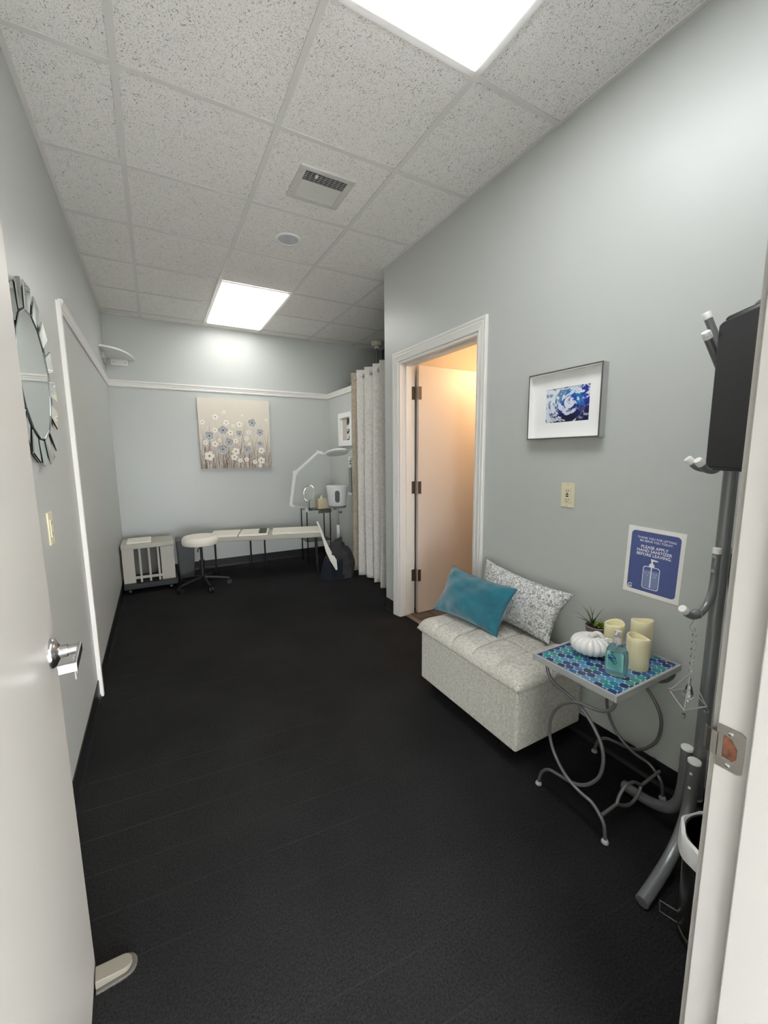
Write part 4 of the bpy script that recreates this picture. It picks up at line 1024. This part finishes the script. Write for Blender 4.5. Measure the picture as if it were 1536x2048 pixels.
slab('back_shell', -.012, .30, 1.282, 1.690, -.022, .000, .012, 'glossblack', .004)
slab('rear_strap', .05, .17, 1.60, 1.706, -.026, -.023, .02, 'greyplastic', .001)

# hanging crystal ornament
t = thing('crystal_ornament', (1.752, -1.430, .54), 'beaded crystal ornament hanging from the lowest coat rack hook', 'ornament')
cx_, cy2 = 1.752, -1.430
b = B_(); ring = [(cx_+.0*math.cos(a), cy2+.0145*math.cos(a), .852+.0145*math.sin(a)) for a in np.linspace(R(-60), R(230), 12)]
b.tube(ring[::-1]+[(cx_, cy2+.006, .828), (cx_, cy2+.012, .812), (cx_, cy2+.014, .803), (cx_, cy2+.006, .796), (cx_, cy2-.002, .801), (cx_, cy2+.002, .809)], .0011, 6); b.build('wire_hook', M['steel'], t, smooth=True)
def gem(b, c, r, h, n=8):
    b.lathe([(0, h), (r*.7, h*.55), (r, 0), (r*.7, -h*.55), (0, -h)], c, n)
z = .786; k = 0
while z > .668:
    b = B_(); gem(b, (cx_, cy2, z), .0068 if k % 2 == 0 else .0035, .0062 if k % 2 == 0 else .0035); b.build('bead', M['crystal'], t); z -= .0125 if k % 2 == 0 else .0105; k += 1
apex = Vector((cx_, cy2, .660)); A4 = [Vector((cx_-.045, cy2-.012, .560)), Vector((cx_+.01, cy2-.046, .575)), Vector((cx_+.045, cy2+.014, .592)), Vector((cx_-.012, cy2+.046, .585))]
b = B_()
for p in A4: b.tube([apex, p], .0016, 6)
for i in range(4): b.tube([A4[i], A4[(i+1) % 4]], .0018, 6)
bot = Vector((cx_-.005, cy2+.004, .548))
for i in (0, 1): b.tube([A4[i], bot], .0010, 6)
b.build('wire_pyramid', M['silverframe'], t)
b = B_(); b.lathe([(0, .032), (.006, .026), (.013, .004), (.0145, -.008), (.009, -.022), (0, -.030)], (cx_, cy2, .598), 8); b.build('drop_crystal', M['crystal'], t)
b = B_(); gem(b, (cx_, cy2, .640), .005, .007, 6); b.build('bead', M['crystal'], t)
for p in A4[:3]: b = B_(); gem(b, tuple(p-Vector((0, 0, .016))), .0065, .011, 6); b.build('drop_bead', M['crystal'], t)
b = B_(); gem(b, tuple(A4[3]+Vector((0, 0, .004))), .004, .006, 6); b.build('amber_bead', M['goldbit'], t)

# ------------------------------------------------------------------ pedal bin
bx0, by0 = 1.612, -1.612
t = thing('waste_bin', (bx0, by0, 0), 'dark steel pedal bin with a white liner, partly hidden by the door frame', 'bin')
b = B_(); b.lathe([(.086, 0), (.092, .006), (.092, .02), (.090, .022), (.094, .26), (.096, .290), (.099, .296), (.099, .302), (.094, .302), (.090, .288), (.088, .03), (0, .03)], (bx0, by0, 0), 40); b.build('bin_body', M['bin'], t, smooth=True)
rg = random.Random(2)
b = B_(); n = 48; vs = []
levels = [(.0, .034, 0), (.078, .036, 0), (.083, .20, 0), (.088, .27, 0), (.091, .300, .001), (.097, .312, .002), (.104, .306, .003), (.107, .285, .004), (.106, .262, .006)]
for li, (r, z, jz) in enumerate(levels):
    for k in range(n): a = 2*PI*k/n; w_ = math.sin(a*9+li)*.0016+math.sin(a*5)*.002; vs.append((bx0+(r+w_*(li > 4))*math.cos(a), by0+(r+w_*(li > 4))*math.sin(a), z+jz*math.sin(a*7+1)*1.2-(.012*max(0, math.cos(a-2.4))**4 if li > 6 else 0)))
b.add(vs, [(i*n+k, i*n+(k+1) % n, (i+1)*n+(k+1) % n, (i+1)*n+k) for i in range(len(levels)-1) for k in range(n)])
o = b.build('liner', M['liner'], t, smooth=True)
b = B_(); b.lathe([(.0945, .3025), (.0955, .306), (.093, .3085), (.0905, .306), (.0915, .3025)], (bx0, by0, 0), 40); b.build('inner_ring', M['bin'], t, smooth=True)
b = B_(); pa = math.atan2(.09, .02); q = lambda r, s, z: (bx0+r*math.cos(2.05)-s*math.sin(2.05), by0+r*math.sin(2.05)+s*math.cos(2.05), z)
b.tube([q(.09, -.018, .022), q(.132, -.018, .030), q(.132, .018, .030), q(.09, .018, .022)], .0024, 6); b.build('pedal', M['chrome'], t, smooth=True)

# ------------------------------------------------------------------ door stop on the carpet by the entrance door
t = thing('door_stop', (.19, -.87, 0), 'beige rounded door stop on the carpet under the entrance door edge', 'door stop')
c = Vector((.214, -.872, 0)); a_ = Vector((1, .08, 0)).normalized(); p_ = Vector((-a_.y, a_.x, 0))
def lozenge(l0, l1, hw, n=10): return [c+a_*l0-p_*hw]+[c+a_*(l1-hw)+a_*hw*math.sin(q)-p_*hw*math.cos(q) for q in np.linspace(0, PI, n)]+[c+a_*l0+p_*hw]
b = B_(); b.prism([p+Vector((0, 0, .0005)) for p in lozenge(-.076, .016, .029)], (0, 0, .008)); b.build('base', M['clearplastic'], t, bevel=.002)
b = B_(); lo = lozenge(-.076, .004, .020)
b.add([p+Vector((0, 0, .008)) for p in lo]+[p+Vector((0, 0, .020-.008*(p-c).dot(a_)/.06 if True else 0)) for p in lo], [tuple(range(12))[::-1], tuple(range(12, 24))]+[(i, (i+1) % 12, 12+(i+1) % 12, 12+i) for i in range(12)]); b.build('pad', M['rubber'], t, bevel=.002)

# ------------------------------------------------------------------ far end: rolling stool, treatment bench, slatted bench, bin, cloth
sx, sy = .715, 2.48
t = thing('rolling_stool', (sx, sy, 0), 'round cream rolling stool on a black five star base', 'stool')
b = B_(); b.lathe([(.15, .445), (.170, .452), (.176, .475), (.172, .515), (.155, .532), (0, .536)], (sx, sy, 0), 36); b.build('seat', M['cream'], t, smooth=True)
b = B_(); b.lathe([(0, .443), (.12, .443), (.12, .447), (0, .447)], (sx, sy, 0), 20); b.build('seat_plate', M['black'], t)
b = B_(); b.tube([(sx, sy, .09), (sx, sy, .27)], .022, 14); b.tube([(sx, sy, .27), (sx, sy, .28)], .026, 14); b.tube([(sx, sy, .28), (sx, sy, .444)], .014, 12); b.build('gas_column', M['black'], t, smooth=True)
b = B_(); b.tube([(sx, sy, .42), (sx-.03, sy-.02, .40), (sx-.035, sy-.025, .37)], .006, 8); b.build('height_lever', M['black'], t, smooth=True)
for k in range(5):
    a = R(-72+72*k-8); e_ = Vector((math.cos(a), math.sin(a), 0)); s0 = Vector((sx, sy, .095)); s1 = Vector((sx, sy, .062))+e_*.25
    b = B_(); b.tube([s0, s0+e_*.06, s1], [.022, .018, .013], 8); lg = b.build('base_arm', M['black'], t, smooth=True)
    w_ = Vector((sx, sy, .024))+e_*.25; ce = Vector((-e_.y, e_.x, 0)); b = B_()
    for s in (-1, 1): b.tube([w_+ce*s*.006, w_+ce*s*.020], .024, 14)
    b.tube([w_+Vector((0, 0, .01)), w_+Vector((0, 0, .042))], .007, 6); b.build('caster', M['black'], lg, smooth=True)

# treatment bench
A0 = Vector((.80, 2.655, 0)); A1 = Vector((1.965, 2.315, 0)); ua = (A1-A0).normalized(); ub = Vector((-ua.y, ua.x, 0))
t = thing('treatment_bench', tuple((A0+A1)/2+ub*.2), 'long low cream padded bench under the flower painting', 'bench')
Lb = (A1-A0).length
def bb(s, n, z): return A0+ua*s+ub*n+Vector((0, 0, z))
def bbox(b, s0, s1, n0, n1, z0, z1): b.hexa([bb(s0, n0, z0), bb(s1, n0, z0), bb(s1, n1, z0), bb(s0, n1, z0)], [bb(s0, n0, z1), bb(s1, n0, z1), bb(s1, n1, z1), bb(s0, n1, z1)])
secs = [(0, .30), (.31, .62), (.66, Lb)]
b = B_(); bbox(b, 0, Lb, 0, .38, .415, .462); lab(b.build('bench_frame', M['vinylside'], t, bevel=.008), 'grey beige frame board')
for s0, s1 in secs: b = B_(); bbox(b, s0, s1, .01, .37, .462, .485); b.build('cushion_pad', M['cream'], t, bevel=.01, seg=3)
for s, n in ((.40, .34), (.56, .34), (.06, .05), (Lb-.06, .05), (Lb-.06, .34)):
    b = B_(); b.tube([bb(s, n, 0), bb(s, n, .416)], .010, 8); lab(b.build('leg', M['black'], t), 'thin black leg')
b = B_(); bbox(b, .52, .60, .05, .25, .486, .506); cl = b.build('folded_cloth', mat('green_cloth', (74, 84, 70), .9), None, bevel=.006); tag(cl, 'small dark green folded cloth on the cream bench', 'cloth')

# slatted low white bench at the left wall
t = thing('slatted_bench', (.24, 2.77, 0), 'low grey white bench with upright slats in the back left corner', 'bench')
qx0, qx1, qy0, qy1 = .015, .475, 2.60, 2.96
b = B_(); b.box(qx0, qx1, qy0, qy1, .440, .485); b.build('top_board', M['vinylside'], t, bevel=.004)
b = B_(); b.box(qx0+.05, qx0+.26, qy0+.04, qy1-.05, .485, .500); b.build('top_pad', M['cream'], t, bevel=.006)
b = B_(); b.box(qx0+.01, qx1-.01, qy0+.01, qy0+.03, .135, .16); b.build('lower_rail', M['vinylside'], t)
for x, wd in ((qx0+.005, .10), (qx0+.145, .018), (qx0+.225, .018), (qx0+.305, .018), (qx1-.125, .12)):
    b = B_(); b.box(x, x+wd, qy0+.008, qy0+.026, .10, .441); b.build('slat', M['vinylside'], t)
b = B_(); b.box(qx0, qx1, qy1-.03, qy1-.01, .10, .441); b.build('back_panel', mat('mid_grey_panel', (108, 107, 102), .6), t)  # plain grey panel behind the slats
b = B_(); b.box(qx0, qx1+.02, qy0-.05, qy1, .045, .10); lab(b.build('dark_base', M['black'], t, bevel=.01), 'black base board')
for x in (qx0+.05, qx1-.05):
    for y in (qy0, qy1-.05): b = B_(); b.tube([(x-.012, y, .024), (x+.012, y, .024)], .024, 12); b.build('caster', M['black'], t, smooth=True)
# dark grey bin between the two benches
b = B_(); b.hexa([(.515, 2.82, 0), (.66, 2.82, 0), (.66, 3.02, 0), (.515, 3.02, 0)], [(.50, 2.80, .44), (.68, 2.80, .44), (.68, 3.04, .44), (.50, 3.04, .44)])
tag(b.build('tall_bin', M['panelgrey'], bevel=.01), 'tall dark grey bin between the rolling stool and the slatted bench', 'bin')
# draped cloth heap
t = thing('draped_blanket', (2.05, 2.08, 0), 'dark grey and navy blanket heaped on the floor at the bench end', 'blanket')
b = B_(); n = 36; lv = 12; vs = []
for j in range(lv):
    q = j/(lv-1); rr = (1-q**3)**.6*.8+.2*(1-q); 
    for k in range(n):
        a = 2*PI*k/n; f_ = 1+.10*math.sin(5*a+q*2)+.06*math.sin(11*a+q*5)+.05*fbm(math.cos(a)*3+9, math.sin(a)*3+q*4+9)
        vs.append((2.05+.180*rr*f_*math.cos(a)+.05*q, 2.075+.105*rr*f_*math.sin(a), (.40+.05*math.cos(a-2.6))*q**.9+.012*math.sin(7*a+9*q)*(0 < j < lv-1)))
vs.append((2.10, 2.07, .40))
fs = [(j*n+k, j*n+(k+1) % n, (j+1)*n+(k+1) % n, (j+1)*n+k) for j in range(lv-1) for k in range(n)]+[((lv-1)*n+k, (lv-1)*n+(k+1) % n, lv*n) for k in range(n)]+[tuple(range(n))[::-1]]
b.add(vs, fs); o = b.build('blanket', M['darkcloth'], t, smooth=True); o.data.materials.append(M['navy'])
for p in o.data.polygons:
    if p.center.z < .2 and p.center.x < .02: p.material_index = 1
t2 = thing('white_towel', (1.99, 2.2, .1), 'narrow white towel hanging from the bench end over the dark blanket', 'towel')
b = B_(); path = [(1.90, 2.29, .60), (1.91, 2.27, .56), (1.93, 2.25, .49), (1.94, 2.19, .40), (1.93, 2.05, .31), (1.955, 1.97, .22), (1.98, 1.945, .12)]; wd = [.010, .011, .014, .016, .028, .036, .010]
vs = []
for (x, y, z), w_ in zip(path, wd): vs += [(x-w_, y-.004, z), (x+w_, y+.004, z+.004), (x+w_, y+.009, z+.004), (x-w_, y+.001, z)]
b.add(vs, [(4*i+k, 4*i+(k+1) % 4, 4*i+4+(k+1) % 4, 4*i+4+k) for i in range(6) for k in range(4)]+[(3, 2, 1, 0), (24, 25, 26, 27)]); b.build('towel_cloth', M['towel'], t2, smooth=True)

# trolley with black glass top
t = thing('glass_trolley', (2.09, 2.86, 0), 'small black glass topped trolley beside the facial steamer', 'trolley')
b = B_(); b.box(1.925, 2.25, 2.74, 2.98, .668, .674); b.build('glass_top', M['glasstop'], t)
b = B_(); b.box(1.925, 2.25, 2.74, 2.98, .28, .286); b.build('glass_shelf', M['glasstop'], t)
for x in (1.937, 2.238):
    for y in (2.752, 2.968): b = B_(); b.tube([(x, y, 0), (x, y, .668)], .007, 8); b.build('post', M['glossblack'], t)
b = B_(); b.box(2.08, 2.25, 2.735, 2.74, .625, .667); b.build('side_rail', M['steel'], t)
# make-up mirror
t = thing('vanity_mirror', (2.005, 2.85, .674), 'oval tabletop mirror on a thin stand on the glass trolley', 'mirror')
b = B_(); b.lathe([(.045, 0), (.045, .004), (.01, .008), (0, .008)], (2.005, 2.85, .674), 20); b.build('base', M['glossblack'], t, smooth=True)
b = B_(); b.tube([(2.005, 2.85, .68), (2.005, 2.85, .77)], .004, 8); b.build('stem', M['glossblack'], t)
ci = Vector((2.005, 2.85, .872)); nv = Vector((-.72, -.62, .3)).normalized(); su = nv.cross(Vector((0, 0, 1))).normalized(); sv = su.cross(nv)
b = B_(); b.tube([ci+su*.075*math.cos(a)+sv*.100*math.sin(a) for a in np.linspace(0, 2*PI, 29)[:-1]], .005, 6, closed=True); b.build('mirror_rim', M['chrome'], t, smooth=True)
b = B_(); b.prism([ci+nv*.002+su*.073*math.cos(a)+sv*.098*math.sin(a) for a in np.linspace(0, 2*PI, 29)[:-1]], -nv*.004); b.build('mirror_glass', M['mirror'], t)
# tissue box
t = thing('tissue_box', (2.16, 2.85, .674), 'beige cube tissue box with a white tissue, on the glass trolley', 'tissue box')
b = B_(); b.box(2.10, 2.215, 2.79, 2.90, .674, .795); b.build('box', M['tissue'], t, bevel=.002)
b = B_(); b.add([(2.13, 2.845, .794), (2.165, 2.83, .794), (2.185, 2.855, .794), (2.15, 2.865, .794), (2.16, 2.84, .845), (2.18, 2.835, .86), (2.185, 2.85, .855), (2.165, 2.855, .83)], [(0, 1, 5, 4), (1, 2, 6, 5), (2, 3, 7, 6), (3, 0, 4, 7), (4, 5, 6, 7)]); b.build('tissue', M['towel'], t, subsurf=2)
# magnifier lamp clamped to the trolley
t = thing('magnifier_lamp', (1.81, 2.35, .70), 'white articulated magnifying lamp reaching over beside the steamer', 'lamp')
Y = 2.35
b = B_(); b.box(1.91, 1.95, 2.715, 2.76, .656, .667); b.box(1.91, 1.95, 2.715, 2.76, .675, .690); b.box(1.91, 1.924, 2.715, 2.738, .656, .690); b.tube([(1.93, 2.735, .688), (1.93, 2.735, .715)], .010, 10); b.build('clamp', M['whiteplastic'], t, bevel=.002)
b = B_(); b.tube([(1.93, 2.735, .708), (1.85, 2.62, .735), (1.66, Y, .792)], [.007, .008, .010], 8)
b.tube([(1.655, Y, .792), (1.635, Y, .80), (1.628, Y, .83)], .013, 10); b.build('lower_bracket', M['whiteplastic'], t, smooth=True)
b = B_(); b.obox((1.655, Y, .968), (1, 0, -.16), (0, 1, 0), (.17, 0, 1), .015, .012, .175); b.build('lower_arm', M['whiteplastic'], t, bevel=.004)
b = B_(); b.tube([(1.692, Y-.017, 1.150), (1.692, Y+.017, 1.150)], .023, 18); b.build('elbow_joint', M['whiteplastic'], t, smooth=True)
d_ = Vector((.262, 0, .215)); b = B_(); b.obox(Vector((1.695, Y, 1.152))+d_*.5, d_, (0, 1, 0), (-d_.z, 0, d_.x), d_.length/2, .010, .0115); b.build('upper_arm', M['whiteplastic'], t, bevel=.003)
b = B_(); b.obox((1.975, Y, 1.366), (.97, 0, -.2), (0, 1, 0), (.2, 0, .97), .032, .012, .016); b.tube([(2.0, Y, 1.356), (2.045, Y, 1.350)], .008, 8); b.build('head_joint', M['whiteplastic'], t, bevel=.003)
b = B_(); b.lathe([(.088, -.008), (.118, -.012), (.132, 0), (.130, .014), (.118, .020), (.090, .016)], (2.185, Y, 1.362), 40); b.v = [(x, y, z-(y-Y)*.26) for x, y, z in b.v]; b.build('lamp_ring', M['whiteplastic'], t, smooth=True)
b = B_(); b.lathe([(0, -.004), (.06, -.002), (.089, .002), (.089, .006), (0, .010)], (2.185, Y, 1.362), 36); b.v = [(x, y, z-(y-Y)*.26) for x, y, z in b.v]; b.build('lens', M['greyplastic'], t, smooth=True)
# facial steamer
SX, SY = 2.204, 2.42
t = thing('facial_steamer', (SX, SY, 0), 'white facial steamer drum on a stand beside the curtain', 'steamer')
b = B_(); b.lathe([(.098, .752), (.103, .760), (.128, .965), (.130, .978), (.126, .984), (.06, .988), (0, .988)], (SX, SY, 0), 40); b.build('water_drum', M['whiteplastic'], t, smooth=True)
b = B_(); b.lathe([(0, .728), (.095, .728), (.102, .736), (.103, .752), (.0, .752)], (SX, SY, 0), 36); b.build('base_band', M['greyplastic'], t, smooth=True)
cdv = Vector((CAM.x-SX, CAM.y-SY, 0)).normalized(); sd = Vector((-cdv.y, cdv.x, 0)); cc_ = Vector((SX, SY, 0))+cdv*.112
def pill(hw, z0, z1, off):
    pts = []
    for zc, a0 in ((z1-hw, 0), (z0+hw, 180)):
        for k in range(9): a = R(a0+180*k/8); pts.append((hw*math.cos(a), zc+hw*math.sin(a)))
    return [cc_+sd*u+cdv*(off+.121*(z-.865))+Vector((0, 0, z)) for u, z in pts]
b = B_(); b.prism(pill(.036, .785, .945, .004), -cdv*.02); b.build('panel_surround', M['whiteplastic'], t)
b = B_(); b.prism(pill(.027, .795, .935, .0055), -cdv*.01); b.build('control_panel', M['panelgrey'], t)
for z in (.83, .865, .90):
    b = B_(); p = cc_+cdv*(.0060+.121*(z-.865))+Vector((0, 0, z)); b.tube([p, p+cdv*.002], .009, 12); b.build('button', M['black'], t)
b = B_(); b.tube([(SX, SY, .50), (SX, SY, .73)], .011, 10); b.build('inner_pole', M['steel'], t, smooth=True)
b = B_(); b.tube([(SX, SY, .05), (SX, SY, .52)], .020, 14); b.build('outer_pole', M['whiteplastic'], t, smooth=True)
for s in (-1, 1):
    b = B_(); b.tube([Vector((SX, SY, .69-.02*s))+sd*s*.012, Vector((SX, SY, .69-.02*s))+sd*s*.05], [.008, .015], 10); b.build('clamp_knob', M['steel'], t, smooth=True)
for k in range(5):
    a = R(20+72*k); e_ = Vector((math.cos(a), math.sin(a), 0)); rl = .165
    b = B_(); b.tube([Vector((SX, SY, .07)), Vector((SX, SY, .055))+e_*rl], [.020, .012], 8); lg = b.build('base_leg', M['whiteplastic'], t, smooth=True)
    b = B_(); w_ = Vector((SX, SY, .02))+e_*rl; ce = Vector((-e_.y, e_.x, 0)); b.tube([w_-ce*.012, w_+ce*.012], .020, 12); b.tube([w_, w_+Vector((0, 0, .035))], .006, 6); b.build('caster', M['whiteplastic'], lg, smooth=True)
TXx = SX+.172
b = B_(); b.tube([(TXx, SY, .88), (TXx, SY, 1.20)], .020, 16); b.build('steam_arm', M['hose'], t, smooth=True)
b = B_(); b.tube([(TXx, SY, 1.19), (TXx, SY, 1.29), (TXx-.004, SY-.004, 1.312)], [.021, .024, .024], 16); nz_ = b.build('nozzle', M['whiteplastic'], t, smooth=True)
b = B_(); p = Vector((TXx, SY, 1.265))+cdv*.021; b.tube([p, p+cdv*.006], .009, 10); p = Vector((TXx, SY, 1.235))+cdv*.021; b.tube([p, p+cdv*.006], .009, 10); b.build('vent_hole', M['black'], nz_)
b = B_(); b.lathe([(.02, .86), (.029, .865), (.029, .888), (.02, .894)], (TXx, SY, 0), 18); b.tube([(SX+.118, SY, .90), (TXx, SY, .878)], .013, 10); b.build('arm_collar', M['whiteplastic'], t, smooth=True)

# ------------------------------------------------------------------ bathroom lamp (warm), out of sight beside the door
ld = bpy.data.lights.new('bath_bulb', 'POINT'); ld.energy = BATH_WATTS; ld.color = (1, .66, .36); ld.shadow_soft_size = .06
lo = bpy.data.objects.new('bath_bulb', ld); COL.objects.link(lo); lo.location = (2.98, .30, 2.02)
t = thing('bathroom_light', (3.1, .30, 2.02), 'warm globe wall light inside the bathroom', 'light')
b = B_(); b.lathe([(.05, 0), (.05, -.015), (.02, -.02), (.02, -.04), (0, -.04)], (XS, .30, 2.02), 20, 'x'); b.build('wall_plate', M['steel'], t, smooth=True)
